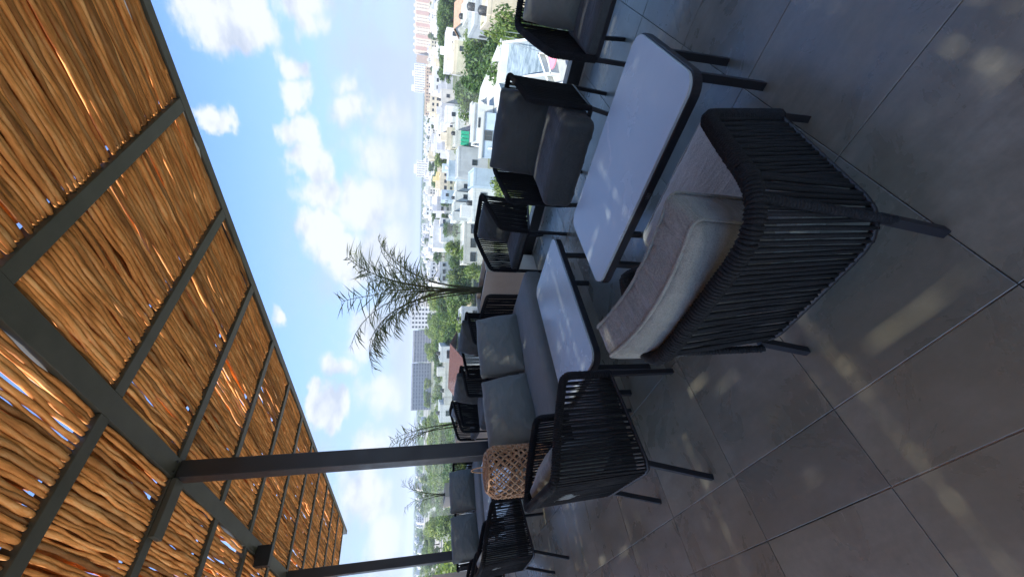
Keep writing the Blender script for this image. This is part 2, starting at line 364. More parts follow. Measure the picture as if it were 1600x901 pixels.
# small dark lamp under the beam
lampb = empty('beam_spotlight', 'small black box spotlight fixed under the pergola beam beside the second post', 'spotlight', (-5.62, 1.33, ZR))
MB().bbox(-.055, .055, -.10, .10, -.16, -.012, .006).build('housing', BLACK, lampb)
MB().tube([(0, 0, 0), (0, 0, -.03)], .02, 10).build('bracket', BLACK, lampb)

# branches: many shared variants, each laid on the crossbars of its bay
def branch(seed, L, r0, ns=12, nk=7, amp=1.0):
    rn = random.Random(seed); ph = [rn.uniform(0, 9) for _ in range(6)]; q = MB(); pts = []; rr = []
    taper = rn.uniform(-.22, .22); a1 = rn.uniform(.002, .009)*amp; a2 = rn.uniform(.001, .0035)*amp
    for i in range(ns+1):
        u = i/ns; x = (u-.5)*L
        env = sin(pi*u)**.6 if amp > .5 else 1
        y = env*(a1*sin(2.2*pi*u*rn.choice((1,))+ph[0]) + a2*sin(6.5*pi*u+ph[1]) + .002*sin(15*u+ph[4]))
        z = .6*env*(a1*cos(2.6*pi*u+ph[2]) + a2*sin(7.5*pi*u+ph[3]))
        rad_ = r0*(1+taper*(u-.5)*2)*(1+.10*sin(11*u+ph[5])+.08*rn.uniform(-1, 1))
        if i in (0, ns): rad_ *= .72
        pts.append((x, y, z)); rr.append(rad_)
    return q.tube(pts, rr, nk), pts
SP = .9425
vars_ = []
for k in range(34):
    r0 = random.choice((.0105, .0125, .0140, .0155, .0175)); q, _ = branch(100+k, SP-.098+random.uniform(-.012, .004), r0, ns=14, nk=8)
    me = q.mesh('stick'); me.materials.append(STICK); vars_.append((me, r0, q))
slots = []; OPEN = {}
for i in range(len(BX)-1):
    xc = (BX[i]+BX[i+1])/2
    for (ya, yb) in ((1.497, 3.262), (-2.09, 1.345)):
        y = ya + .012; OPEN[(i, ya)] = []
        while y < yb+.002:
            gapf = .5 + .5*noise.noise((xc*1.3+ya, y*3.1, 4.2))
            me, r0, q = random.choice(vars_)
            slots.append((xc, y, me, r0, q))
            if random.random() < (.06 if yb > 2 else .06): OPEN[(i, ya)].append(y+r0); y += random.uniform(.008, .019)
            y += r0*2*random.uniform(.86, 1.02) + (random.uniform(.006, .014) if random.random() < .09 else 0) + (.016 if gapf > .66 and random.random() < .22 else 0)
for i in range(len(BX)-1):                                       # one branch tight against the fascia in every bay
    me, r0, q = random.choice(vars_); slots.append(((BX[i]+BX[i+1])/2, 3.252, me, r0, q))
def slot_size(s):
    dv = Vector((s[0], s[1], ZR+.1)) - EYE; dep = dv.dot(Fv)
    if dep < .15: return -1
    px = 800 - FP*dv.dot(Uv)/dep; py = 450.5 - FP*dv.dot(Rv)/dep
    if px < -60 or py < -60 or py > 960: return -1
    return 1/dv.length
slots.sort(key=slot_size, reverse=True)
rest = MB()
for n_, (xc, y, me, r0, q) in enumerate(slots):
    lift = ZR+.008+r0+random.uniform(0, .016); ang = random.uniform(-.006, .006); roll = random.uniform(0, 6.28); fl = random.choice((1, -1))
    loc = Vector((xc-ox+random.uniform(-.004, .004), y-oy, lift))
    if n_ < 296:
        o = link('stick', me, None, per, loc); o.rotation_euler = (random.choice((0, pi)), 0, ang + (pi if fl < 0 else 0))
    else:
        ca, sa = cos(ang), sin(ang); fz = random.choice((1, -1))
        rest.add([(loc.x+fl*(p[0]*ca-p[1]*sa), loc.y+p[0]*sa+p[1]*ca, loc.z+fz*p[2]) for p in q.v], q.f, True)
tag(rest.build('stick_roofing', STICK, per), kind='stuff')
# thin second layer that closes most of the gaps from above
lay = MB()
for i in range(len(BX)-1):
    for (ya, yb) in ((1.497, 3.262), (-2.09, 1.345)):
        y = ya
        while y < yb:
            y += random.uniform(.021, .031)
            if any(-.002 < y-g_ < .062 for g_ in OPEN[(i, ya)]): continue
            me, r0, q = random.choice(vars_); xc = (BX[i]+BX[i+1])/2; fl = random.choice((1, -1)); a = random.uniform(-.03, .03)
            lay.add([(xc-ox+fl*(p[0]), y-oy+p[1]*1.2+p[0]*a, ZR+.105+p[2]) for p in q.v], q.f, True)
tag(lay.build('upper_stick_layer', STICK, per), kind='stuff')

# ------------------------------------------------------------------ cushions
def cushion_mesh(sx, sy, sz, r, crown=.0, seed=1, wr=.004, n=20, pinch=0, nz_=6, dirw=(9, 3, 5), bend=0):
    """box cushion: rounded edges, crowned faces, wrinkled cloth; origin at its centre"""
    hx, hy, hz = sx/2, sy/2, sz/2
    def axis(h, m):
        t = [-h + r*(1-cos(pi/2*i/3)) for i in range(3)]; a = [-h+r + (2*h-2*r)*i/m for i in range(m+1)]
        return t + a + [-q for q in reversed(t)]
    ax, ay, az = axis(hx, n), axis(hy, n), axis(hz, nz_)
    V = {}; vl = []; F_ = []
    def vid(i, j, k):
        key = (i, j, k)
        if key not in V:
            p = Vector((ax[i], ay[j], az[k]))
            c = Vector((max(-hx+r, min(hx-r, p.x)), max(-hy+r, min(hy-r, p.y)), max(-hz+r, min(hz-r, p.z))))
            dlt = p-c
            if dlt.length > 1e-9: p = c + dlt.normalized()*r; nr = dlt.normalized()
            else: nr = Vector((0, 0, 1))
            u, w = p.x/hx, p.y/hy; bul = max(0, (1-abs(u)**2.6))*max(0, (1-abs(w)**2.6))
            p.z += (1 if p.z > 0 else -1)*crown*bul*min(1, abs(p.z)/(hz*.6+1e-6))
            if pinch:                                            # knife-edge corners of a scatter pillow
                e = max(abs(u), abs(w)); p.z *= 1-.62*e**4
                cc = (abs(u)*abs(w))**3; p.x *= 1-pinch*(1-cc)*abs(w)**2*.35; p.y *= 1-pinch*(1-cc)*abs(u)**2*.5
            q = Vector((p.x*dirw[0], p.y*dirw[1], p.z*dirw[2])) + Vector((seed*3.7, seed*1.3, 0))
            e = max(abs(u), abs(w))
            w_ = noise.noise(q)*.6 + noise.noise(q*2.3)*.4
            ridge = (1-abs(noise.noise(q*1.2+Vector((5, 5, 5)))))**7*1.6
            if pinch:                                            # creases fan out from the corners, the seam itself stays clean
                fan = 0
                for cxs, cys in ((1, 1), (1, -1), (-1, 1), (-1, -1)):
                    du, dv = cxs*1.05-u, cys*1.05-w; rr = sqrt(du*du+dv*dv); an = math.atan2(dv, du)
                    fan += math.exp(-rr*1.5)*(1-abs(noise.noise(Vector((an*5.5, rr*.5, seed*1.7+cxs*3+cys))))*2)**3
                fall = max(0, 1-e**7); p.z += (1 if p.z > 0 else -1)*(wr*(w_*1.1+ridge*.5)+fan*.016*(1-math.exp(-3*(1-e)-.2)))*fall
            else:
                p += nr*(wr*(w_*1.2 + ridge*.7)*(0.35+.5*e))
            p.z -= bend*u*u
            V[key] = len(vl); vl.append(p)
        return V[key]
    I, J, K = len(ax)-1, len(ay)-1, len(az)-1
    for i in range(I):
        for j in range(J):
            F_.append((vid(i,j,K), vid(i+1,j,K), vid(i+1,j+1,K), vid(i,j+1,K))); F_.append((vid(i,j,0), vid(i,j+1,0), vid(i+1,j+1,0), vid(i+1,j,0)))
    for i in range(I):
        for k in range(K):
            F_.append((vid(i,0,k), vid(i+1,0,k), vid(i+1,0,k+1), vid(i,0,k+1))); F_.append((vid(i,J,k), vid(i,J,k+1), vid(i+1,J,k+1), vid(i+1,J,k)))
    for j in range(J):
        for k in range(K):
            F_.append((vid(0,j,k), vid(0,j,k+1), vid(0,j+1,k+1), vid(0,j+1,k))); F_.append((vid(I,j,k), vid(I,j+1,k), vid(I,j+1,k+1), vid(I,j,k+1)))
    q = MB(); q.add(vl, F_, True); return q
def piping(sx, sy, z, r, rad_=.0035, seed=0, wob=.002, bend=0):
    pts = []; hx, hy = sx/2, sy/2
    for (cx, cy, a0) in ((hx-r, hy-r, 0), (-hx+r, hy-r, 90), (-hx+r, -hy+r, 180), (hx-r, -hy+r, 270)):
        for k in range(5):
            a = rad(a0+k*22.5); pts.append(Vector((cx+r*cos(a), cy+r*sin(a), z)))
    full = []
    for i in range(len(pts)):
        a, b = pts[i], pts[(i+1) % len(pts)]; m = max(1, int((b-a).length/.03))
        for k in range(m):
            p = a.lerp(b, k/m); w = noise.noise(p*9+Vector((seed, 0, 0)))*wob; full.append(p+Vector((w, w, w*1.5-bend*(p.x/hx)**2)))
    return MB().tube(full, rad_, 6, closed=True)

# ------------------------------------------------------------------ rope seats
def fillet(pts, rads, n=5):
    out_ = [Vector(pts[0])]
    for i in range(1, len(pts)-1):
        a, b, c = Vector(pts[i-1]), Vector(pts[i]), Vector(pts[i+1]); r = rads[i]
        p, q = b+(a-b).normalized()*r, b+(c-b).normalized()*r
        for k in range(n+1):
            t = k/n; out_.append(p*(1-t)**2 + b*2*t*(1-t) + q*t*t)
    out_.append(Vector(pts[-1])); return out_
def resample(pts, step):
    L = [0]
    for i in range(1, len(pts)): L.append(L[-1]+(pts[i]-pts[i-1]).length)
    n = max(2, int(L[-1]/step)); res = []; j = 0
    for k in range(n+1):
        s_ = L[-1]*k/n
        while j < len(L)-2 and L[j+1] < s_: j += 1
        t = (s_-L[j])/max(1e-9, L[j+1]-L[j]); res.append(pts[j].lerp(pts[j+1], min(1, t)))
    return res
def wrap_tube(pts, r, m, pitch=.011, n=8, seed=0):
    # a tube with rope wound round it turn by turn
    p = resample([Vector(q) for q in pts], pitch/8); q = MB().tube(p[::8]+[p[-1]], r*.8, n); hp = []
    nrm = None
    for i in range(len(p)):
        t = (p[min(len(p)-1, i+1)]-p[max(0, i-1)]).normalized()
        if nrm is None: nrm = t.cross(Vector((0, 0, 1)) if abs(t.z) < .9 else Vector((1, 0, 0))).normalized()
        nrm = (nrm-t*nrm.dot(t)).normalized(); b = t.cross(nrm); a = i*2*pi/8*(1+.0*seed); k = r*(.86+.10*noise.noise((i*.13, seed, 0)))
        hp.append(p[i]+(nrm*cos(a)+b*sin(a))*k+t*.0015*noise.noise((i*.3, seed, 3)))
    return q.tube(hp, pitch*.56, 4)
def rope_seat(root, W_, yf, yb, zf, zb, cr, low, feet, ropem, fab_seat, rope_r=.0048, pitch=.013, rail_r=.017, single=True, wback=None, lowr=.011, ytop=None, seed=1, zmid=None):
    """low: list of lower loop corners (front right, rear right) ; feet (front, rear)"""
    wb = wback or W_; yt = ytop if ytop is not None else yf
    (lfw, lfy, lfz), (lrw, lry, lrz) = low
    zm = zmid if zmid else (zf+zb)/2+.01
    top = [(lfw, lfy, lfz), (W_, yt, zf), ((W_+wb)/2+.004, (yt+yb)/2, zm), (wb, yb, zb), (-wb, yb, zb), (-(W_+wb)/2-.004, (yt+yb)/2, zm), (-W_, yt, zf), (-lfw, lfy, lfz)]
    rl = fillet(top, [0, .045, .12, cr, cr, .12, .045, 0])
    wrap_tube(rl, rail_r, ropem, seed=seed).build('top_rail', ropem, root)
    lowp = fillet([(lfw, lfy, lfz), (lrw, lry, lrz), (-lrw, lry, lrz), (-lfw, lfy, lfz)], [0, cr*.7, cr*.7, 0])
    q = MB().tube(resample(lowp, .04), lowr, 8); q.bar((-lfw, lfy, lfz), (lfw, lfy, lfz), .022, .024)
    q.bar((-lrw*.9, lry*.3, (lfz+lrz)/2), (lrw*.9, lry*.3, (lfz+lrz)/2), .02)
    q.build('seat_frame', BLACK, root)
    for sx in (-1, 1):
        (fx, fy), (rx, ry) = feet
        MB().bar((sx*lfw, lfy, lfz), (sx*fx, fy, 0), .024).build('leg', BLACK, root)
        MB().bar((sx*lrw*.97, lry+.03, lrz), (sx*rx, ry, 0), .024).build('leg', BLACK, root)
    # ropes run from the rail to the lower loop
    a = resample(rl, .004); cut = [p for p in a if p.z > min(zf, zb)-.06 or False]
    # drop the front uprights, keep the rail proper
    i0 = next(i for i, p in enumerate(a) if p.y < yt-.012 and p.z > zf-.05 ); i1 = len(a)-1-i0
    top_s = a[i0:i1+1]; low_s = resample(lowp, .004)
    def at(lst, t): x = t*(len(lst)-1); i = min(len(lst)-2, int(x)); return lst[i].lerp(lst[i+1], x-i)
    Ltot = sum((top_s[i+1]-top_s[i]).length for i in range(len(top_s)-1)); cnt = int(Ltot/pitch); j = 0; join = MB()
    # corner matching: same corner on both loops
    for k in range(cnt+1):
        t = k/cnt; pa = at(top_s, t); pb = at(low_s, t); rn = random.Random(seed*1000+k)
        jt = rn.uniform(-.35, .35)/cnt; pb = at(low_s, max(0, min(1, t+jt)))
        mid = pa.lerp(pb, .5) + Vector((rn.uniform(-.002, .002), rn.uniform(-.002, .002), 0)); outw = Vector((pa.x, pa.y, 0)).normalized()*.004
        sgn = 1 if k % 2 else -1
        pts = [pa+outw*sgn+Vector((0,0,.008)), pa.lerp(mid, .5)+outw*sgn*.6, mid, mid.lerp(pb, .5)+outw*sgn*.4, pb+outw*sgn*.3-Vector((0,0,.008))]
        rr = rope_r*rn.uniform(.9, 1.12)
        if single: MB().tube(pts, rr, 6).build('rope', ropem, root)
        else: join.tube(pts, rr, 5, caps=False)
    if not single: tag(join.build('rope_weave', ropem, root), kind='stuff')

def seat_cushion(root, w, y0, y1, z0, z1, m, seed, crown=.012, r=.028, wr=.003, pipe=True, name='seat_cushion'):
    q = cushion_mesh(w, y1-y0, z1-z0, r, crown, seed, wr, n=26); o = q.build(name, m, root, (0, (y0+y1)/2, (z0+z1)/2))
    if pipe: piping(w-.004, y1-y0-.004, (z1-z0)/2-r*.35, r*1.2, .003, seed).build('piping', m, o)
    return o
def pillow(root, w, h, t, loc, tilt, yaw, m, seed, box=False, wr=.006, name='back_cushion'):
    if box:
        q = cushion_mesh(w, h, t, .022, .03, seed, wr, n=54, dirw=(26, 3, 5), bend=.052)
    else:
        q = cushion_mesh(w, h, t, .03, .044, seed, wr*.8, n=40, pinch=.24, dirw=(7, 15, 4))
    o = q.build(name, m, root, loc); o.rotation_euler = (pi/2-tilt, 0, yaw)
    if box:
        for s_ in (1, -1): piping(w+.006, h+.006, s_*(t/2-.012), .03, .0052, seed+s_, .003, bend=.052).build('piping', m, o)
    return o

# high-armed dining-lounge armchair (dark rope)
def armchair(name, label, loc, rz, single, seed, group='high-armed black rope armchairs', pil=True, pilyaw=0.0):
    r = empty(name, label, 'armchair', loc, rz, group)
    rope_seat(r, .292, .255, -.245, .645, .785, .07, ((.28, .265, .375), (.275, -.22, .315)), ((.28, .27), (.262, -.275)), ROPE, None, single=single, wback=.285, seed=seed, rail_r=.020, rope_r=.0052, pitch=.0150)
    seat_cushion(r, .53, -.22, .27, .36, .445, FAB_DARK, seed)
    if pil: pillow(r, .47, .36, .12, (.0, -.125, .60), -.2, pilyaw, FAB_GREEN if seed != 31 else FAB_DARK, seed)
    return r
# low deep club chair (single loveseat block with thick cushion)
def clubchair(name, label, loc, rz, single, seed, group='deep square rope club chairs'):
    r = empty(name, label, 'armchair', loc, rz, group)
    rope_seat(r, .375, .0, -.50, .715, .775, .06, ((.375, .0, .29), (.365, -.50, .29)), ((.33, .02), (.33, -.5)), ROPE, None, single=single, seed=seed, rail_r=.017, rope_r=.0056, pitch=.0165, zmid=.745)
    seat_cushion(r, .66, -.44, .12, .265, .485, FAB_DARK, seed, crown=.02, r=.05, wr=.006, pipe=False)
    pillow(r, .62, .38, .17, (.0, -.36, .655), -.22, 0.0, FAB_DARK, seed+1)
    return r

a1 = armchair('rope_armchair', 'black rope armchair with splayed legs seen from behind, beside the lantern', (-2.027, .84, 0), rad(-6), True, 11, pilyaw=.12)
a2 = armchair('rope_armchair', 'black rope armchair with charcoal cushions facing the viewer beside the cream planter', (-2.5, 3.26, 0), rad(174), True, 31)
c1 = clubchair('club_chair', 'wide black rope chair with thick charcoal cushion across the nearest coffee table', (-1.315, 2.60, 0), rad(181.5), True, 41)
c2 = armchair('rope_armchair', 'black rope armchair cut off by the frame, beyond the nearest coffee table', (-.36, 2.82, 0), rad(180), True, 51)

# large grey lounge chair in front
lc = empty('lounge_chair', 'wide charcoal rope lounge chair with grey seat and taupe cushion, nearest of all', 'lounge chair', (-.72, .98, 0), 0)
rope_seat(lc, .335, .20, -.335, .545, .625, .16, ((.325, .27, .18), (.28, -.275, .18)), ((.31, .33), (.272, -.29)), GROPE, None, single=True, seed=61, rail_r=.024, rope_r=.0066, pitch=.0178, ytop=.14, wback=.325, zmid=.60)
sc_ = seat_cushion(lc, .565, -.235, .345, .295, .42, FAB_GREY, 62, crown=.012, r=.035, wr=.003)
pl_ = pillow(lc, .58, .315, .155, (-.095, -.195, .552), -.06, .03, FAB_TAUPE, 63, box=True, wr=.0075); pl_.rotation_euler.y = rad(3)
for sx in (-1, 1): wrap_tube([(sx*.312, -.262, .61), (sx*.283, -.268, .17)], .0095, GROPE, seed=sx).build('rear_upright', GROPE, lc)

# sofas
def sofa(name, label, loc, rz, single, seed, group='two-seat rope sofas'):
    r = empty(name, label, 'sofa', loc, rz, group)          # local +y is the way it faces; x runs along it
    rope_seat(r, .765, -.42, -.80, .705, .73, .06, ((.765, -.42, .28), (.755, -.78, .28)), ((.70, -.05), (.70, -.72)), ROPE, None, single=single, seed=seed, rail_r=.0165, rope_r=.0055, pitch=.016, zmid=.718)
    q = MB(); q.bar((-.73, -.03, .235), (.73, -.03, .235), .03); q.bar((-.73, -.75, .235), (.73, -.75, .235), .03)
    for x in (-.73, 0, .73): q.bar((x, -.03, .234), (x, -.75, .234), .03)
    q.build('base_frame', BLACK, r)
    seat_cushion(r, 1.46, -.76, .0, .25, .425, FAB_GREEN, seed, crown=.022, r=.045, wr=.007, pipe=False)
    pillow(r, .62, .41, .17, (.41, -.50, .63), -.34, .08, FAB_GREEN, seed+1, wr=.011)
    pillow(r, .62, .41, .17, (-.24, -.51, .63), -.30, -.05, FAB_GREEN, seed+2, wr=.011)
    return r
s1 = sofa('rope_sofa', 'grey two-seat sofa with plump pillows in front of the first pergola post', (-2.50, 1.96, 0), rad(-90-2), True, 71)

# coffee tables
def rrect(w, d_, r, n=8):
    pts = []
    for (cx, cy, a0) in ((w/2-r, d_/2-r, 0), (-w/2+r, d_/2-r, 90), (-w/2+r, -d_/2+r, 180), (w/2-r, -d_/2+r, 270)):
        for k in range(n+1): a = rad(a0+k*90/n); pts.append((cx+r*cos(a), cy+r*sin(a)))
    return pts
def slab(w, d_, r, z0, z1, bev=.002):
    P_ = rrect(w, d_, r); Pi = rrect(w-2*bev, d_-2*bev, r-bev); n = len(P_); V = [(x, y, z0) for x, y in P_]+[(x, y, z1-bev) for x, y in P_]+[(x, y, z1) for x, y in Pi]
    F_ = [tuple(range(n-1, -1, -1)), tuple(range(2*n, 3*n))]
    for i in range(n):
        j = (i+1) % n; F_ += [(i, j, n+j, n+i), (n+i, n+j, 2*n+j, 2*n+i)]
    return MB().add(V, F_)
def coffee_table(label, loc, rz, mark=False):
    r = empty('coffee_table', label, 'coffee table', loc, rz, 'low rectangular coffee tables')
    slab(1.085, .60, .075, .408, .420).build('table_top', TTOP, r)
    slab(1.10, .615, .082, .372, .4075).build('rim', BLACK, r)
    for sx in (-1, 1):
        for sy in (-1, 1): MB().bar((sx*.505, sy*.145, .385), (sx*.51, sy*.15, 0), .032, .026).build('leg', BLACK, r)
    if mark:
        MB().box(.03, .062, -.3095, -.3078, .379, .397).build('maker_plate', PLATE, r)
    return r
PLATE = mat('faded_plate', (.05, .05, .05), .5, build=lambda t, b: t.put(b.inputs['Base Color'], t.ramp(t.noise(260, oc(t), 2), [(.5, (.02, .02, .02)), (.6, (.13, .13, .13))])))
t1 = coffee_table('nearest low coffee table, long edge in front of the large lounge chair', (-.91, 1.755, 0), 0, True)
t2 = coffee_table('second low coffee table, running along the front of the grey sofa', (-2.05, 1.735, 0), rad(90))

# second seating group further along, same furniture
DX = -3.78
copy_tree(s1, 'farther grey sofa beyond the bamboo lantern, next to the second pergola post', (-2.50+DX, 1.96, 0), rad(-90))
copy_tree(t1, 'low coffee table hidden mostly behind the grey sofa, in the farther seating group', (-.91+DX, 1.755, 0), 0)
copy_tree(t2, 'low coffee table in front of the farther sofa, left of the lantern', (-2.05+DX, 1.735, 0), rad(90))
a3 = armchair('rope_armchair', 'black rope armchair beyond the splayed-leg one, showing its slotted side', (-4.42, .955, 0), rad(2), True, 81, pilyaw=-.1)
a4 = armchair('rope_armchair', 'black rope armchair farthest along the row of chairs seen from behind', (-5.85, .86, 0), rad(-4), False, 91)
a5 = armchair('rope_armchair', 'black rope armchair facing the viewer far back, beside the first post', (-2.5+DX-.15, 3.2, 0), rad(168), False, 101)
c3 = clubchair('club_chair', 'wide black rope chair with pillow, behind the middle of the grey sofa', (-1.315+DX-.02, 2.66, 0), rad(183), False, 111)
c4 = clubchair('club_chair', 'wide black rope chair behind the right-hand sofa pillow, next to the palm planter', (-.39+DX-.05, 2.86, 0), rad(180), False, 121)

# ------------------------------------------------------------------ lantern on a stool
stl = empty('side_table', 'small black side table that carries the bamboo lantern', 'side table', (-2.86, 1.03, 0))
MB().tube([(0, 0, .43), (0, 0, .445)], .16, 24).build('table_top', BLACK, stl)
for k in range(3):
    a = k*2*pi/3+.4; MB().bar((.12*cos(a), .12*sin(a), .43), (.15*cos(a), .15*sin(a), 0), .016).build('leg', BLACK, stl)
ln = empty('bamboo_lantern', 'round woven bamboo lantern with a loop handle between sofa and armchair', 'lantern', (-2.86, 1.03, .446))
LH, LR = .47, .165
def lrad(z):
    u = z/LH
    return LR*min(1, (1-max(0, (u-.80)/.20)**2*.42), ) * (1-max(0, (.12-u)/.12)**2*.25)
for sgn in (1, -1):
    q = MB()
    for k in range(19):
        a0 = 2*pi*k/19; pts = []
        for i in range(25):
            u = i/24; z = .01+u*(LH-.03); a = a0+sgn*u*2.4; wv = .0035*sgn*(1 if i % 2 else -1); r = lrad(z)+wv
            pts.append((r*cos(a), r*sin(a), z))
        q.tube(pts, .0056, 5)
    q.build('weave', RATTAN, ln)
for z, rr in ((.005, .006), (.235, .004), (LH-.022, .007), (LH-.06, .004)):
    r = lrad(z); MB().tube([(r*cos(2*pi*i/40), r*sin(2*pi*i/40), z) for i in range(40)], rr, 6, closed=True).build('hoop', RATTAN, ln)
q = MB()
for k in range(12): a = pi*k/6; q.tube([(-.002*cos(a), -.002*sin(a), LH-.018), (.1*cos(a), .1*sin(a), LH-.02)], .004, 5)
for rr_ in (.035, .06, .085): q.tube([(rr_*cos(2*pi*i/30), rr_*sin(2*pi*i/30), LH-.018) for i in range(30)], .004, 5, closed=True)
q.build('lid', RATTAN, ln)
MB().tube([(.052*cos(a), 0.02, LH-.025+.105*sin(a)) for a in [pi*i/14 for i in range(15)]], .0045, 6).build('handle', RATTAN, ln)
MB().tube([(0, 0, .01), (0, 0, .14)], .04, 16).build('candle', simple('wax', (.7, .65, .5), (.8, .75, .62)), ln)

# ------------------------------------------------------------------ planters and palms
def planter(label, x0, x1, y0, y1, h):
    r = empty('planter', label, 'planter', ((x0+x1)/2, (y0+y1)/2, 0), 0, 'cream planters along the railing')
    a, b, t = (x1-x0)/2, (y1-y0)/2, .03; q = MB()
    q.bbox(-a, a, -b, -b+t, 0, h, .005); q.bbox(-a, a, b-t, b, 0, h, .005); q.bbox(-a, -a+t, -b+t, b-t, 0, h, .005); q.bbox(a-t, a, -b+t, b-t, 0, h, .005)
    q.build('box', CREAM, r); MB().box(-a+t, a-t, -b+t, b-t, .1, h-.05).build('soil', SOIL, r); return r
def palm(label, x, y, z, specs, seed, nleaf=34, group='potted palms'):
    r = empty('palm', label, 'palm', (x, y, z), 0, group); rn = random.Random(seed)
    for (az, lean, L, arch) in specs:
        base = Vector((rn.uniform(-.05, .05), rn.uniform(-.05, .05), 0)); hd = Vector((cos(az), sin(az), 0)); pts = []; n = 16
        p = base.copy(); th = lean
        for i in range(n+1):
            pts.append(p.copy()); u = i/n; th2 = lean + arch*u**2.2; p = p + (hd*sin(th2)+Vector((0, 0, 1))*cos(th2))*(L/n)
        o = MB().tube(pts, [.008*(1-.8*i/n)+.0012 for i in range(n+1)], 6).build('stem', STEM, r)
        q = MB(); side = hd.cross(Vector((0, 0, 1)))
        for k in range(nleaf):
            u = .42+.58*k/(nleaf-1); x_ = u*n; i = min(n-1, int(x_)); pp = pts[i].lerp(pts[i+1], x_-i); tg = (pts[i+1]-pts[i]).normalized()
            ll = (.17+.15*sin(pi*min(1, (u-.42)/.58*.9+.1)))*rn.uniform(.6, 1.25)
            for s_ in (-1, 1):
                dr = (side*s_*rn.uniform(.55, .85)+tg*rn.uniform(.6, .95)+Vector((0, 0, rn.uniform(-.75, .1)))).normalized()
                nn_ = dr.cross(tg).normalized(); wdt = rn.uniform(.004, .0075); wv = nn_.cross(dr).normalized()*wdt
                a_ = pp; m1 = pp+dr*ll*.45+Vector((0, 0, -.004)); e_ = pp+dr*ll+Vector((0, 0, -rn.uniform(.01, .05)))
                q.add([a_-wv*.4, a_+wv*.4, m1+wv, m1-wv, e_], [(0, 1, 2, 3), (3, 2, 4)])
        q.build('leaflets', PALMLEAF, o)
    return r
# direction helpers: picture left/right along the view are about (-x-y) and (+x+y)
planter('cream planter with tall palm beside the open rope armchair', -3.95, -3.15, 3.36, 3.69, .62)
rn = random.Random(3)
sp1 = []
for i in range(11):
    az = rn.uniform(0, 2*pi); sp1.append((az, rn.uniform(.01, .13), rn.uniform(1.35, 1.95), rn.uniform(.8, 1.9)))
sp1 += [(rad(215), .12, 1.9, 1.9), (rad(200), .10, 1.75, 1.7), (rad(60), .05, 1.15, .9), (rad(40), .12, 1.45, 1.1)]
palm('tall feathery palm in the cream planter, standing clear against sky and trees', -3.62, 3.52, .58, sp1, 5, 27)
planter('cream planter behind the far rope armchair near the first post', -3.95+DX, -3.15+DX, 3.36, 3.69, .62)
sp2 = [(rn.uniform(0, 6.28), rn.uniform(.03, .2), rn.uniform(1.0, 1.5), rn.uniform(.7, 1.6)) for _ in range(5)]
palm('thin sparse palm seen either side of the first post', -3.5+DX, 3.52, .58, sp2, 8, 13)
planter('cream planter at the far end of the railing by the second post', -3.95+2*DX, -3.15+2*DX, 3.36, 3.69, .62)
sp3 = [(rn.uniform(0, 6.28), rn.uniform(.03, .2), rn.uniform(.8, 1.2), rn.uniform(.6, 1.5)) for _ in range(5)]
palm('small distant palm at the left edge behind the second post', -3.5+2*DX, 3.52, .58, sp3, 9, 12)
ew = MB().bbox(-9.3, -9.0, -3.1, 1.52, 0, 1.02, .008).build('end_wall', CREAM); tag(ew, 'low cream plaster wall closing the far end of the terrace', 'wall')
#CITY
# ------------------------------------------------------------------ the town below the terrace
GZ = -16.0
def spot(px, py, D):                                            # point at ground distance D seen in that direction
    v = ray(px, py); h = math.hypot(v.x, v.y); return Vector((v.x/h*D, v.y/h*D, EYE.z + v.z/h*D))
def onz(px, py, z):
    v = ray(px, py); t = (z-EYE.z)/v.z; return EYE + v*t
def b_ground(t, b):
    p = gp(t); n = t.noise(.012, p, 6, .6); n2 = t.noise(.09, p, 6, .6)
    c = t.ramp(n, [(.42, (.05, .085, .03)), (.5, (.12, .13, .07)), (.56, (.30, .285, .25))])
    t.put(b.inputs['Base Color'], t.mix(t.rng(n2, .45, .6, 0, .5), c, (.17, .165, .15, 1)))
GROUND = mat('town_ground', (.2, .2, .18), .9, build=b_ground)
q = MB(); NR = 48
rings = [0, 60, 200, 700, 1500, 2600, 3900]
q.v = [(0, 0, 0)] + [(r*cos(2*pi*k/NR), r*sin(2*pi*k/NR), 0) for r in rings[1:] for k in range(NR)]
q.f = [(0, 1+k, 1+(k+1) % NR) for k in range(NR)] + [(1+i*NR+k, 1+(i+1)*NR+k, 1+(i+1)*NR+(k+1) % NR, 1+i*NR+(k+1) % NR) for i in range(len(rings)-2) for k in range(NR)]
q.sm = [False]*len(q.f)
tag(q.build('ground', GROUND, None, (0, 0, GZ)), kind='structure')

def wallmat(name, c, rough=.9):
    def bb(t, b):
        p = gp(t); n = t.noise(.35, p, 6, .65); st = t.n('ShaderNodeMapping', ins={0: p}); st.inputs['Scale'].default_value = (1.5, 1.5, .12)
        s_ = t.noise(1.0, st.outputs[0], 4); d_ = tuple(x*.78 for x in c)
        t.put(b.inputs['Base Color'], t.mix(t.rng(s_, .5, .75, 0, .45), t.ramp(n, [(.3, d_), (.6, c)]), (*[x*.62 for x in c], 1)))
    return mat(name, c, rough, spec=.2, build=bb)
WHITE = wallmat('white_render', (.66, .66, .635)); OFFW = wallmat('off_white_render', (.58, .56, .50)); CRM = wallmat('cream_render', (.60, .54, .40))
LGREY = wallmat('light_grey_render', (.46, .47, .48)); GREY = wallmat('grey_concrete', (.38, .39, .40)); TANW = wallmat('tan_render', (.44, .34, .25)); YEL = wallmat('yellow_render', (.72, .58, .28))
BEIGE = wallmat('beige_render', (.70, .58, .44)); BRN = wallmat('brown_render', (.36, .23, .17)); PINKB = wallmat('terracotta_band', (.52, .34, .27)); BLUEW = wallmat('pale_blue_grey_render', (.42, .50, .58))
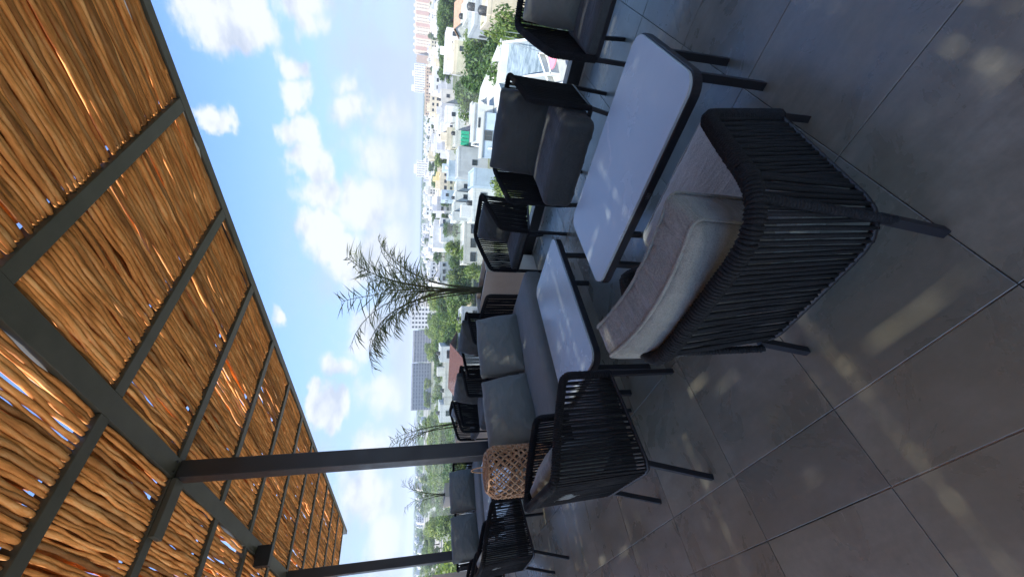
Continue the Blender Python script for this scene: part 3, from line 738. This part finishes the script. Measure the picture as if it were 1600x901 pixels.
ROOFG = wallmat('grey_roof_membrane', (.40, .40, .39)); REDT = simple('red_roof_tiles', (.075, .03, .024), (.12, .048, .038), 2.5); BRT = simple('brown_roof_tiles', (.28, .17, .11), (.42, .28, .19), 2)
def b_block(t, b):
    p = gp(t); br = t.n('ShaderNodeTexNoise', ins={'Vector': p}); br.inputs['Scale'].default_value = 1.3; br.inputs['Detail'].default_value = 8
    t.put(b.inputs['Base Color'], t.ramp(br.outputs[0], [(.35, (.13, .17, .20)), (.65, (.30, .35, .39))]))
SLATEW = mat('blue_grey_slab_roof', (.2, .25, .3), .8, build=b_block)
PANE = mat('window_pane', (.03, .04, .05), .12, spec=.7); FRAME = mat('window_frame', (.10, .10, .10), .5)
GREENP = mat('green_shutter_paint', (.03, .42, .24), .5); ORNG = mat('orange_terracotta_paint', (.52, .20, .09), .7); BLKT = mat('black_water_tank', (.02, .02, .02), .5)
PINK = mat('pink_canvas', (.75, .22, .28), .8)
BALC = wallmat('grey_balcony_glass', (.24, .26, .28))  # plain mid grey for the window boxes of the long grey blocks
WINM = {}
def window(par, p, w, h, yaw_m, frame=None):
    """frame ring standing proud of the wall with a dark pane inside; p on the wall plane (local), yaw_m: 3x3 turning -Y outwards"""
    k = (round(w, 1), round(h, 1))
    if k not in WINM:
        w_, h_ = k; f = MB(); t = .07
        f.box(-w_/2-t, w_/2+t, -.10, .0, -h_/2-t, -h_/2); f.box(-w_/2-t, w_/2+t, -.10, 0, h_/2, h_/2+t); f.box(-w_/2-t, -w_/2, -.10, 0, -h_/2, h_/2); f.box(w_/2, w_/2+t, -.10, 0, -h_/2, h_/2); f.box(-.025, .025, -.08, 0, -h_/2, h_/2)
        a = f.mesh('window'); a.materials.append(FRAME); g = MB().box(-w_/2, w_/2, -.05, -.012, -h_/2, h_/2).mesh('pane'); g.materials.append(PANE); WINM[k] = (a, g)
    a, g = WINM[k]; o = link('window', a, None, par, p); o.rotation_euler = (0, 0, yaw_m); link('pane', g, None, o); return o
def bldg(label, ya, yb, xt, D, depth, wm=None, turn=0, st=None, cols=None, wins=True, par=.5, extras=(), cat='house', group=None, name='house', roofm=None, base=GZ, side=True, wsz=(1.3, 1.2), seed=0, tank=False):
    """flat-roofed building whose street front faces the viewer; ya/yb/xt read off the photograph"""
    wm = wm or WHITE; A, B = spot(xt, ya, D), spot(xt, yb, D); mid = (A+B)/2; w = (Vector((A.x, A.y))-Vector((B.x, B.y))).length; H = mid.z-base
    fd = Vector((mid.x, mid.y, 0)).normalized(); rz = math.atan2(fd.y, fd.x)-pi/2+turn      # local +y points away from the viewer
    r = empty(name, label, cat, (mid.x, mid.y, base), rz, group); rn = random.Random(int(ya*7+D+seed))
    MB().box(-w/2, w/2, 0, depth, 0, H-.01).build('wall', wm, r)
    q = MB(); t = .22; pz = par
    q.box(-w/2-.03, w/2+.03, -.03, t, H, H+pz); q.box(-w/2-.03, w/2+.03, depth-t, depth+.03, H, H+pz); q.box(-w/2-.03, -w/2+t, t, depth-t, H, H+pz); q.box(w/2-t, w/2+.03, t, depth-t, H, H+pz)
    q.build('parapet', wm, r); MB().box(-w/2+t, w/2-t, t, depth-t, H-.009, H+.05).build('roof', roofm or ROOFG, r)
    if wins:
        n_st = st or max(1, int(H/3.1)); fl = H/n_st if H < 25 else 3.1; n_st = min(n_st, 4) if not st else n_st
        nc = cols or max(1, int(w/3.2))
        for s_ in range(n_st):
            zc = H-fl*(s_+.52)
            for c_ in range(nc):
                if rn.random() < .16: continue
                sc = rn.choice((1, 1, 1.5)); window(r, (-w/2+w*(c_+.5)/nc, 0, zc), min(wsz[0]*sc, w/nc*.7), wsz[1], 0)
            if side:
                for c_ in range(max(1, int(depth/4))):
                    nd = max(1, int(depth/4)); window(r, (w/2, depth*(c_+.5)/nd, zc), 1.0, 1.1, pi/2); window(r, (-w/2, depth*(c_+.5)/nd, zc), 1.0, 1.1, -pi/2)
    if rn.random() < .6 and w > 5: x = rn.uniform(-w/4, w/4); MB().box(x-1.3, x+1.3, depth*.55, depth*.55+2.6, H+.05, H+2.3).build('stair_block', wm, r)
    if tank or rn.random() < .5: x = rn.uniform(-w/3, w/3); MB().tube([(x, depth*.3, H+.05), (x, depth*.3, H+1.2), (x, depth*.3, H+1.45)], [.55, .55, .2], 12).build('water_tank', rn.choice((BLKT, WHITE)), r)
    return r, w, H
def prism(label, px, z, wm, roofm, par=.5, cat='house', name='house', group=None, base=GZ):
    P_ = [onz(x, y, z) for x, y in px]; c = sum(P_, Vector())/len(P_); n = len(P_); L = [p-Vector((c.x, c.y, base)) for p in P_]
    if sum(L[i].x*L[(i+1) % n].y-L[(i+1) % n].x*L[i].y for i in range(n)) < 0: L.reverse()
    r = empty(name, label, cat, (c.x, c.y, base), 0, group); h = z-base
    V = [(p.x, p.y, 0) for p in L]+[(p.x, p.y, h) for p in L]; F_ = [tuple(range(n-1, -1, -1)), tuple(range(n, 2*n))]+[(i, (i+1) % n, n+(i+1) % n, n+i) for i in range(n)]
    MB().add(V, F_).build('wall', wm, r); k = .985
    MB().add([(p.x*k, p.y*k, h+.006) for p in L]+[(p.x*k, p.y*k, h+.08) for p in L], F_).build('roof', roofm, r)
    q = MB()
    for i in range(n):
        a, b = L[i], L[(i+1) % n]; q.bar((a.x*.992, a.y*.992, h+par/2+.01), (b.x*.992, b.y*.992, h+par/2+.01), .2, par)
    q.build('parapet', wm, r); return r, L, h
def gridwin(r, w, H, cols, rows, z0, z1, ww, hh, m=None, y=-.03, x0=None, x1=None, name='windows'):
    q = MB(); x0 = -w/2 if x0 is None else x0; x1 = w/2 if x1 is None else x1
    for i in range(cols):
        for j in range(rows):
            x = x0+(x1-x0)*(i+.5)/cols; z = z0+(z1-z0)*(j+.5)/rows; q.box(x-ww/2, x+ww/2, y, .05, z-hh/2, z+hh/2)
    tag(q.build(name, m or PANE, r), kind='stuff')

# far towers on the skyline
r, w, H = bldg('long beige apartment block with terracotta stripes on the skyline at the far right', -30, 84, 649.5, 1150, 30, BEIGE, turn=.05, wins=False, cat='apartment block', name='apartment_block', par=1.2)
gridwin(r, w, H, 22, 9, 3, H-2, 1.8, 1.6)
q = MB()
for k in range(6): x = -w/2+w*(k+.55)/6; q.box(x-3.4, x+3.4, -.6, .3, 2, H-.5)
q.build('terracotta_band', PINKB, r)
q = MB()
for k in range(11): x = -w/2+w*(k+.5)/11; q.box(x-2.6, x+2.6, 3, 12, H+.1, H+4.6)
q.build('roof_turret', BEIGE, r)
r, w, H = bldg('brown ribbed tower section beside the beige apartment block on the skyline', 85, 98, 651, 1120, 30, TANW, wins=False, cat='apartment block', name='apartment_block'); gridwin(r, w, H, 7, 1, 3, H-2, .8, H-8, BRN)
r, w, H = bldg('white stepped apartment tower on the skyline, left of the beige block', 99, 144, 647.5, 1000, 26, WHITE, wins=False, cat='apartment block', name='apartment_block'); gridwin(r, w, H, 12, 9, 4, H-1, 1.6, 2.0)
q = MB(); q.box(-w/2+2, -w/2+14, 2, 14, H+.1, H+6); q.box(w/2-24, w/2-14, 2, 14, H+.1, H+5); q.build('roof_turret', WHITE, r)
r, w, H = bldg('flat brown apartment slab with small dark windows in front of the white tower', 104, 180, 664.5, 640, 16, TANW, wins=False, cat='apartment block', name='apartment_block'); gridwin(r, w, H, 14, 3, 3, H-1, 1.8, 1.9)
r, w, H = bldg('lone white stepped tower breaking the horizon above the middle of town', 250, 276, 651, 900, 22, WHITE, wins=False, cat='apartment block', name='apartment_block'); gridwin(r, w, H, 7, 7, 4, H-1, 1.6, 1.7)
MB().box(-w/2+6, w/2-8, 3, 15, H+.1, H+6).build('roof_turret', WHITE, r)
r, w, H = bldg('long grey apartment block rising above the park, nearer half', 516, 566, 645.5, 470, 20, GREY, wins=False, cat='apartment block', name='apartment_block'); gridwin(r, w, H, 9, 6, 2, H-1, 3.0, 1.3, BALC)
q = MB()
for k in range(7): q.box(-w/2-.2, w/2+.2, -.9, -.05, 2+(H-3)*k/6-.15, 2+(H-3)*k/6+.15)
q.build('floor_band', LGREY, r)
r, w, H = bldg('long grey apartment block rising above the park, farther half by the post', 567, 641, 643.2, 500, 20, LGREY, wins=False, cat='apartment block', name='apartment_block'); gridwin(r, w, H, 13, 6, 2, H-1, 3.2, 1.3, BALC)
q = MB()
for k in range(7): q.box(-w/2-.2, w/2+.2, -.9, -.05, 2+(H-3)*k/6-.15, 2+(H-3)*k/6+.15)
q.build('floor_band', GREY, r)
r, w, H = bldg('white apartment block with dark square windows seen behind the palm', 480, 514, 641.5, 440, 18, WHITE, wins=False, cat='apartment block', name='apartment_block'); gridwin(r, w, H, 5, 6, 3, H-1, 2.0, 2.0)
r, w, H = bldg('low white hall at the foot of the palm-hidden towers', 440, 479, 654, 480, 20, OFFW, wins=False, cat='building', name='building'); gridwin(r, w, H, 8, 2, 2, H-1, 2.0, 1.4)

# nearer houses, read off one by one
H_ = [
 ('grey-beige concrete building with deep slots at the right edge of town', -20, 40, 748, 70, 9, LGREY, .25),
 ('beige concrete terrace block with a parasol in front, right edge', -20, 36, 768, 60, 6, BEIGE, .2),
 ('pale concrete house stepping down behind the rope armchair arm, right edge', -20, 30, 735, 82, 8, OFFW, .22),
 ('blue-roofed white shed next to the brown gable roof', 0, 32, 730, 100, 9, WHITE, .1),
 ('long low white building in front of the row of street trees', 42, 112, 699, 175, 14, WHITE, .12),
 ('cream house with small square window cluster beyond the big tree', 62, 112, 711, 150, 10, CRM, .12),
 ('cream two-storey house with one dark window, left of the long white building', 138, 160, 691, 190, 12, OFFW, .3),
 ('grey-sided white house with a dark upper window under the brown slab', 160, 182, 692, 185, 10, LGREY, .2),
 ('white house with a big dark window behind the second tree', 165, 190, 699, 160, 9, WHITE, .1),
 ('white house with terracotta orange balcony front', 178, 203, 718, 120, 7, WHITE, .1),
 ('white house with bright green window shutters', 203, 226, 714, 116, 8, OFFW, .1),
 ('large blank light grey facade in the middle of town with one corner window', 228, 276, 719, 112, 9, LGREY, .12),
 ('white stepped house just right of the blank grey facade top', 226, 250, 703, 160, 9, WHITE, .2),
 ('pale blue-grey flat-roofed block beyond the blank grey facade', 250, 275, 703, 150, 10, BLUEW, .2),
 ('yellow house with cream flat roof among the white ones', 268, 291, 683, 260, 12, YEL, .2),
 ('tall cream house behind the yellow one', 238, 266, 686, 270, 12, CRM, .2),
 ('white house with two small windows below the yellow one', 282, 298, 715, 140, 8, WHITE, .2),
 ('white box house with slit windows, first of three in a row', 299, 314, 713, 138, 8, WHITE, .15),
 ('white box house with slit windows, middle of three in a row', 315, 329, 711, 136, 8, WHITE, .15),
 ('white box house with slit windows, last of three before the trees', 330, 344, 709, 134, 8, WHITE, .15),
 ('grey-blue low shed roof behind the row of white box houses', 296, 312, 692, 190, 9, BLUEW, .2),
 ('broad white wall house directly behind the open armchair', 292, 346, 742, 84, 8, WHITE, .1),
 ('pale blue-grey flat roof beyond the nearest club chair pillow', 262, 290, 744, 78, 9, BLUEW, .1),
 ('white long house left of the armchair with a low parapet', 346, 412, 728, 96, 8, OFFW, .1),
 ('white terraced house at the edge of the yellow-green trees', 340, 362, 689, 220, 12, WHITE, .2),
 ('small white house on the skyline side of the yellow-green trees', 372, 398, 680, 330, 12, WHITE, .2),
 ('grey-white long house with dark openings near the palm top', 395, 432, 672, 420, 14, OFFW, .1),
 ('grey-white house with round balcony behind the palm stems', 408, 440, 688, 200, 10, LGREY, .2),
 ('grey low building behind the palm planter', 478, 505, 724, 105, 8, LGREY, .1),
 ('beige low building behind the palm stems near an orange tree', 448, 476, 708, 135, 9, BEIGE, .1),
 ('white cube house left of the red tiled roof, nearest the park', 541, 566, 691, 112, 9, WHITE, -.15),
 ('long white flat-roofed wing stretching behind the red tiled roof', 566, 632, 697, 118, 8, OFFW, -.15),
 ('white house with cream front next to the first post', 632, 660, 690, 120, 9, WHITE, -.2),
 ('white stepped house at the back of the big tree, skyline side', 190, 225, 690, 240, 12, WHITE, .2),
 ('cream villa beyond the small round tree', 198, 228, 700, 150, 8, CRM, .2),
]
hero = {}
for i, (lb, ya, yb, xt, D, dp, wm, tn) in enumerate(H_):
    wsz = (1.3, 1.2)
    blank = 'blank' in lb or 'sheds' in lb
    r, w, H = bldg(lb, ya, yb, xt, D, dp, wm, tn, st=1 if blank else None, cols=1 if blank else None, seed=i, side=not blank, wins=not ('roof beyond' in lb)); hero[lb] = (r, w, H)
r, w, H = hero['white house with terracotta orange balcony front']
MB().box(-w/2-.3, w/2+.3, -1.2, -.06, H-4.6, H-2.9).build('balcony', ORNG, r)
r, w, H = hero['white house with bright green window shutters']
for k in range(4): MB().box(-1.9+k*.95, -1.1+k*.95, -.16, -.04, H-3.2, H-1.0).build('shutter', GREENP, r)

def gable(label, ya, yb, xe, xr, D, depth, wm, rm, turn=0, name='house', dorm=0):
    A, B = spot(xe, ya, D), spot(xe, yb, D); mid = (A+B)/2; w = (A-B).length; H = mid.z-GZ; ridge = spot(xr, (ya+yb)/2, D+depth/2).z-GZ
    fd = Vector((mid.x, mid.y, 0)).normalized(); r = empty(name, label, 'house', (mid.x, mid.y, GZ), math.atan2(fd.y, fd.x)-pi/2+turn)
    MB().box(-w/2+.4, w/2-.4, .5, depth-.5, 0, H-.02).build('wall', wm, r); t = .18
    V = [(-w/2, 0, H), (w/2, 0, H), (w/2, depth/2, ridge), (-w/2, depth/2, ridge), (-w/2, depth, H), (w/2, depth, H)]; V += [(x, y, z+t) for x, y, z in V]
    MB().add(V, [(6,7,8,9),(9,8,11,10),(0,3,2,1),(3,4,5,2),(0,1,7,6),(4,10,11,5),(0,6,9,3),(3,9,10,4),(1,2,8,7),(2,5,11,8)]).build('roof', rm, r)
    MB().add([(-w/2+.4, .5, H-.02), (-w/2+.4, depth-.5, H-.02), (-w/2+.4, depth/2, ridge-.2)], [(0, 1, 2)]).build('gable', wm, r)
    for c_ in range(3): window(r, (-w/2+w*(c_+.5)/3, .5, H-1.6), 1.8, 1.6, 0)
    if dorm:
        q = MB()
        for k in range(6): q.box(-w/2+w*(k+.6)/6-.06, -w/2+w*(k+.6)/6+.06, -1.4, .5, H-3.4, H-.3)
        q.build('veranda_posts', WHITE, r)
    return r
gable('white house with a red tiled gable roof behind the farther chairs', 556, 640, 723, 702, 90, 16, WHITE, REDT, -.5, dorm=1)
gable('house with a brown tiled gable roof at the right edge above the big tree', -14, 34, 727, 711, 118, 14, OFFW, BRT, .35)
r, L_, h_ = prism('near white building with a blue-grey slab roof terrace below the railing', [(797, 68), (868, 62), (880, 118), (838, 122), (790, 130)], -8.2, WHITE, SLATEW, .9)
prism('long white roofed building whose bright parapet runs diagonally below the club chair', [(795, 62), (790, 128), (830, 232), (772, 234), (744, 228), (760, 140)], -8.9, WHITE, OFFW, 1.0)
r, L_, h_ = prism('white terrace corner with a pink parasol under the railing', [(850, 84), (905, 80), (930, 128), (868, 135)], -8.0, WHITE, ROOFG, .5)
P_ = onz(871, 90, -7.0)
pr_ = empty('pink_parasol', 'small round pink parasol on a roof just beyond the railing', 'parasol', (P_.x, P_.y, -8.0+.1))
MB().tube([(0, 0, 0), (0, 0, 1.35)], .03, 8).build('pole', ALU, pr_)
V = [(0, 0, 1.5)]+[(.72*cos(2*pi*k/16), .72*sin(2*pi*k/16), 1.2) for k in range(16)]+[(.72*cos(2*pi*k/16), .72*sin(2*pi*k/16), 1.12) for k in range(16)]
MB().add(V, [(0, 1+k, 1+(k+1) % 16) for k in range(16)]+[(1+k, 17+k, 17+(k+1) % 16, 1+(k+1) % 16) for k in range(16)]).build('canopy', PINK, pr_)
for j_, (px_, py_, w_, d_, h_, wm_, lb_) in enumerate([(766, 196, 5, 4, 2.6, WHITE, 'white rooftop room with a balcony frame on the long diagonal building'), (770, 214, 6, 3, 1.6, BLUEW, 'tilted pale blue rooftop panel shed on the long diagonal building'),
        (757, 180, 3, 3, 2.2, OFFW, 'small off-white rooftop hut behind the club chair arm')]):
    P_ = onz(px_, py_, -8.7); r = empty('rooftop_room', lb_, 'rooftop room', (P_.x, P_.y, -8.7), .5); MB().box(-w_/2, w_/2, -d_/2, d_/2, 0, h_).build('wall', wm_, r); MB().box(-w_/2-.15, w_/2+.15, -d_/2-.15, d_/2+.15, h_+.002, h_+.14).build('roof', ROOFG, r)
    window(r, (0, -d_/2, h_*.55), 1.2, min(1.2, h_*.6), 0)
# colourful yard at the right edge
for lb_, px_, py_, m_ in (('orange tarpaulin roof in the yard beside the near white building', 806, 22, ORNG), ('lime green awning in the yard under the orange tarpaulin', 806, 42, mat('lime_canvas', (.42, .55, .06), .7))):
    P_ = onz(px_, py_, -12.5); r = empty('awning', lb_, 'awning', (P_.x, P_.y, GZ), .6)
    MB().bbox(-2.4, 2.4, -1.6, 1.6, 3.4, 3.5, .02).build('canvas', m_, r)
    for sx in (-2.3, 2.3):
        for sy in (-1.5, 1.5): MB().tube([(sx, sy, 0), (sx, sy, 3.39)], .05, 6).build('pole', ALU, r)
# utility poles with cables across the street trees
pa, pb = onz(735, 46, -7.5), onz(812, 63, -6.5); dirv = (pb-pa)
for lb_, P_ in (('slim concrete utility pole right of the big street tree', pa-dirv*.25), ('slim concrete utility pole by the near slab-roofed building', pb+dirv*.5)):
    r = empty('utility_pole', lb_, 'utility pole', (P_.x, P_.y, GZ)); MB().tube([(0, 0, 0), (0, 0, P_.z-GZ+.6)], [.16, .10], 10).build('pole', LGREY, r); MB().bbox(-.9, .9, -.06, .06, P_.z-GZ, P_.z-GZ+.12, .01).build('cross_arm', GREY, r)
for k in range(3):
    a_ = pa-dirv*.25+Vector((.4*k-.4, .4*k-.4, -.0)); b_ = pb+dirv*.5+Vector((.4*k-.4, .4*k-.4, 0))
    o = MB().tube([a_.lerp(b_, i/14)-Vector((0, 0, 1.2*sin(pi*i/14))) for i in range(15)], .035, 5).build('power_cable', ALU); tag(o, ('right-hand one', 'middle one', 'left-hand one')[k]+' of the three pale overhead cables by the big street tree', 'cable', 'three parallel overhead cables')

# filler houses: one object each, meshes shared between alike ones
def far_house(seed):
    rn = random.Random(seed); q = MB(); w, d_, h = rn.uniform(8, 13), rn.uniform(9, 15), rn.choice((6.2, 6.8, 7.2, 9.4)); q.box(-w/2, w/2, -d_/2, d_/2, 0, h)
    for (x0, x1, y0, y1) in ((-w/2, w/2, -d_/2, -d_/2+.2), (-w/2, w/2, d_/2-.2, d_/2), (-w/2, -w/2+.2, -d_/2+.2, d_/2-.2), (w/2-.2, w/2, -d_/2+.2, d_/2-.2)): q.box(x0, x1, y0, y1, h+.001, h+.7)
    q.box(-w/4, w/6, 0, d_/3, h+.002, h+2.6)
    if rn.random() < .6: q.box(-w/2-1.6, -w/2-.002, -d_/2+1, d_/4, 0, h-3)
    g = MB()
    for fl in range(int(h/3)):
        for k in range(3):
            if rn.random() < .75:
                x = -w/2+w*(k+.5)/3; z = 1.7+fl*3; ww = rn.uniform(.5, 1.2); g.box(x-ww, x+ww, -d_/2-.03, -d_/2+.1, z-.6, z+.7)
            if rn.random() < .6:
                y = -d_/2+d_*(k+.5)/3; z = 1.7+fl*3; g.box(w/2-.1, w/2+.03, y-.7, y+.7, z-.6, z+.6)
    n0 = len(q.f); q.add(g.v, g.f); me = q.mesh('far_house'); return me, n0
FH = []
for k in range(10):
    for wm in ((WHITE, OFFW, CRM, LGREY)[k % 4], WHITE):
        me, n0 = far_house(300+k); me.materials.append(wm); me.materials.append(PANE)
        for i, p in enumerate(me.polygons): p.material_index = 1 if i >= n0 else 0
        FH.append(me)
rn = random.Random(44); placed = []
for k in range(2600):
    py = rn.uniform(-60, 478) if rn.random() < .84 else rn.uniform(640, 930); D = 205*(1500/205)**rn.random()
    if py > 500: D = rn.uniform(700, 1700)
    if 440 < py < 640 and D < 520: continue
    p = spot(700, py, D)
    if any((p.x-a)**2+(p.y-b)**2 < (17+D*.012)**2 for a, b in placed): continue
    if D < 330 and any(abs(py-(h[1]+h[2])/2) < 14 and abs(D-h[4]) < 26 for h in H_): continue
    if py < 118 and 200 < D < 330: continue                    # street-tree belt
    if 560 < D < 700 and 95 < py < 190: continue
    placed.append((p.x, p.y)); fd = math.atan2(p.y, p.x)-pi/2
    o = link('house', rn.choice(FH), None, None, (p.x, p.y, GZ)); o.rotation_euler = (0, 0, fd+rn.choice((.25, .25+pi/2, .3, .1))); o.scale = [1, 1, rn.uniform(.85, 1.15)]
    tag(o, 'small pale flat-roofed house in the crowded far part of the town', 'house', 'small pale houses of the far town')
    if len(placed) >= 285: break

# trees
def crown_mesh(seed, R=4.2, Hh=7.5, nlobe=9, nleaf=1700, ls=.42, flat=.75):
    rn = random.Random(seed); q = MB(); lobes = []
    for k in range(nlobe):
        a = rn.uniform(0, 2*pi); rr = R*rn.uniform(.2, .68); lobes.append((Vector((rr*cos(a), rr*sin(a), Hh-R*.5+rn.uniform(-.45, .55)*R)), R*rn.uniform(.34, .56)))
    lobes.append((Vector((0, 0, Hh)), R*.55))
    for k in range(nleaf):
        c, r = rn.choice(lobes); d_ = Vector((rn.gauss(0, 1), rn.gauss(0, 1), rn.gauss(0, 1)+.25)).normalized(); rad_ = r*(rn.random()**.35)*(1+.3*noise.noise(d_*3+c))
        p = c+Vector((d_.x, d_.y, d_.z*flat))*rad_; nrm = (d_+Vector((rn.uniform(-.8, .8), rn.uniform(-.8, .8), rn.uniform(-.3, .9)))).normalized()
        t_ = nrm.cross(Vector((rn.uniform(-1, 1), rn.uniform(-1, 1), rn.uniform(-1, 1)))).normalized(); b_ = nrm.cross(t_); s_ = ls*rn.uniform(.6, 1.3)
        q.add([p-t_*s_, p-b_*s_*.45, p+t_*s_, p+b_*s_*.45], [(0, 1, 2, 3)])
    me = q.mesh('crown'); return me, lobes
def trunk_mesh(lobes, h, seed):
    rn = random.Random(seed); q = MB(); q.tube([(0, 0, 0), (.1, .05, h*.3), (0, .1, h*.62)], [.32, .24, .17], 8)
    for c, r in lobes[:6]: q.tube([(0.05, .07, h*rn.uniform(.3, .5)), tuple(c*.5+Vector((0, 0, h*.28))), tuple(c)], [.13, .09, .04], 5)
    return q.mesh('trunk')
TV = []
for k in range(6):
    cm, lb = crown_mesh(500+k, R=4.2+(k % 3)*.5, nleaf=2100); tm = trunk_mesh(lb, 7.5, k); tm.materials.append(BARK); cm.materials.append((LEAF, LEAFY)[k % 2]); TV.append((cm, tm))
def tree(label, x, y, h, v, group=None, rz=None, wide=1.0):
    r = empty('tree', label, 'tree', (x, y, GZ), random.uniform(0, 6) if rz is None else rz, group); s_ = h/9.6
    c = link('crown', TV[v][0], None, r); c.scale = (s_*wide, s_*wide, s_); t_ = link('trunk', TV[v][1], None, r); t_.scale = (s_*wide, s_*wide, s_); return r
def tree_at(label, px_top, py, D, v, group=None, wide=1.0):
    p = spot(px_top, py, D); return tree(label, p.x, p.y, p.z-GZ, v, group, wide=wide)
for (lb, xt, py, D, v, wd, g) in [
    ('broad dark street tree, right half of the biggest clump', 720, 78, 92, 0, 1.15, None), ('broad dark street tree, left half of the biggest clump', 722, 112, 88, 2, 1.1, None),
    ('bright green tree at the upper right of the biggest clump', 722, 52, 104, 1, .9, None), ('low dark tree at the foot of the biggest clump', 745, 92, 66, 4, .8, None), ('low tree at the foot of the biggest clump by the white wall', 740, 128, 76, 0, .75, None),
    ('greyish green tree left of the biggest clump', 706, 140, 118, 4, .95, None), ('greyish green tree below the cream house', 712, 162, 104, 2, .85, None), ('light green tree in front of the concrete buildings', 745, 38, 66, 3, .6, None),
    ('green tree squeezed between concrete house and yard', 765, 44, 58, 5, .55, None), ('small round light tree beside the green-shuttered house', 692, 210, 165, 1, .6, None), ('small tree between blank grey facade and white houses', 708, 238, 150, 1, .5, None),
    ('yellowish small tree peeping out beside the club chair arm', 762, 285, 62, 3, .6, None), ('young bright tree under the railing left of the armchair', 812, 350, 34, 3, .42, None), ('pale young tree below the open armchair legs', 800, 398, 38, 3, .4, None),
    ('dark round tree, first of the clump left of the armchair', 690, 362, 165, 0, 1.1, None), ('yellow-green tree in the clump above the palm planter', 693, 388, 150, 1, 1.0, None), ('dark tree in the clump just right of the palm stems', 700, 410, 130, 2, .95, None),
    ('bright tree directly behind the palm stems', 694, 432, 128, 3, .9, None), ('slender yellow-green tree near the white long house', 712, 398, 100, 3, .8, None), ('low tree in front of the clump, under the palm', 722, 424, 88, 1, .7, None),
    ('rust-orange flowering tree left of the palm stems', 676, 372, 300, 5, .9, None), ('small tree strip on the far side of the three box houses', 688, 300, 230, 2, .8, None), ('second small tree on the far side of the three box houses', 687, 318, 235, 4, .8, None), ('third small tree on the far side of the three box houses', 688, 336, 228, 0, .8, None)]:
    tree_at(lb, xt, py, D, v, g, wd)
rn = random.Random(12)
for k in range(16):                                              # street-tree belt, right side
    tree_at('dark green tree in the long belt behind the long low white building', rn.uniform(681, 687), -6+k*8+rn.uniform(-2, 2), rn.uniform(225, 275), rn.choice((0, 2, 4)), 'trees of the belt behind the long white building', 1.15)
cnt = 0
for k in range(2000):                                            # park on the left
    py = rn.uniform(452, 935); D = 95*(560/95)**rn.random(); p = spot(700, py, D)
    if 535 < py < 665 and D < 150: continue
    if 462 < py < 512 and D < 125: continue
    if 780 < py < 850 and 100 < D < 135: continue
    if any((p.x-a)**2+(p.y-b)**2 < (4.4+D*.011)**2 for a, b in placed): continue
    placed.append((p.x, p.y)); cnt += 1
    tree('mixed green tree in the dense park left of the town', p.x, p.y, rn.uniform(7.5, 11.0), rn.choice((0, 1, 3, 2, 5, 1)), 'trees of the dense park', wide=1.2)
    if cnt >= 150: break
for k in range(70):                                              # loose trees among the houses
    py = rn.uniform(-40, 450); D = 230*(1300/230)**rn.random(); p = spot(700, py, D)
    if any((p.x-a)**2+(p.y-b)**2 < 90 for a, b in placed): continue
    placed.append((p.x, p.y)); tree('dark green tree standing between the small far houses', p.x, p.y, rn.uniform(7, 10.5), rn.choice((0, 2, 4)), 'trees scattered through the far town', wide=1.2)
# far woods toward the horizon
q = MB(); rn = random.Random(77)
for k in range(5200):
    py = rn.uniform(-120, 1000); D = 900*(7000/900)**rn.random(); p = spot(700, py, D)
    if py < 470 and D < 1500: continue
    s_ = 5+D*.004; z = GZ+rn.uniform(2, 6); V = []
    V = [(p.x-s_, p.y-s_, GZ), (p.x+s_, p.y-s_, GZ), (p.x+s_, p.y+s_, GZ), (p.x-s_, p.y+s_, GZ), (p.x+rn.uniform(-2, 2), p.y+rn.uniform(-2, 2), z+5), ]
    q.add(V, [(0, 1, 4), (1, 2, 4), (2, 3, 4), (3, 0, 4)])
tag(q.build('far_woods', LEAF), kind='stuff')
# lawn strip inside the park
P4 = [spot(700, y_, D_) for y_, D_ in ((782, 98), (848, 98), (850, 138), (780, 138))]
LAWN = simple('dry_lawn', (.20, .22, .08), (.34, .33, .15), .8)
tag(MB().add([(p.x, p.y, GZ+.02) for p in P4]+[(p.x, p.y, GZ+.3) for p in P4], [(4, 5, 6, 7), (0, 1, 5, 4), (1, 2, 6, 5), (2, 3, 7, 6), (3, 0, 4, 7), (3, 2, 1, 0)]).build('lawn', LAWN), kind='structure')

# ------------------------------------------------------------------ air
hz_ = MB().box(-9000, 4000, -4000, 9000, GZ-1, 75).build('haze', None); tag(hz_, kind='stuff')
hm = bpy.data.materials.new('air'); hm.use_nodes = True; t = NT(hm.node_tree); pv = t.n('ShaderNodeVolumePrincipled')
pv.inputs['Color'].default_value = (.86, .93, 1, 1); pv.inputs['Density'].default_value = .00030; pv.inputs['Anisotropy'].default_value = .2
o_ = t.n('ShaderNodeOutputMaterial'); t.put(o_.inputs['Volume'], pv.outputs[0]); hz_.data.materials.append(hm)
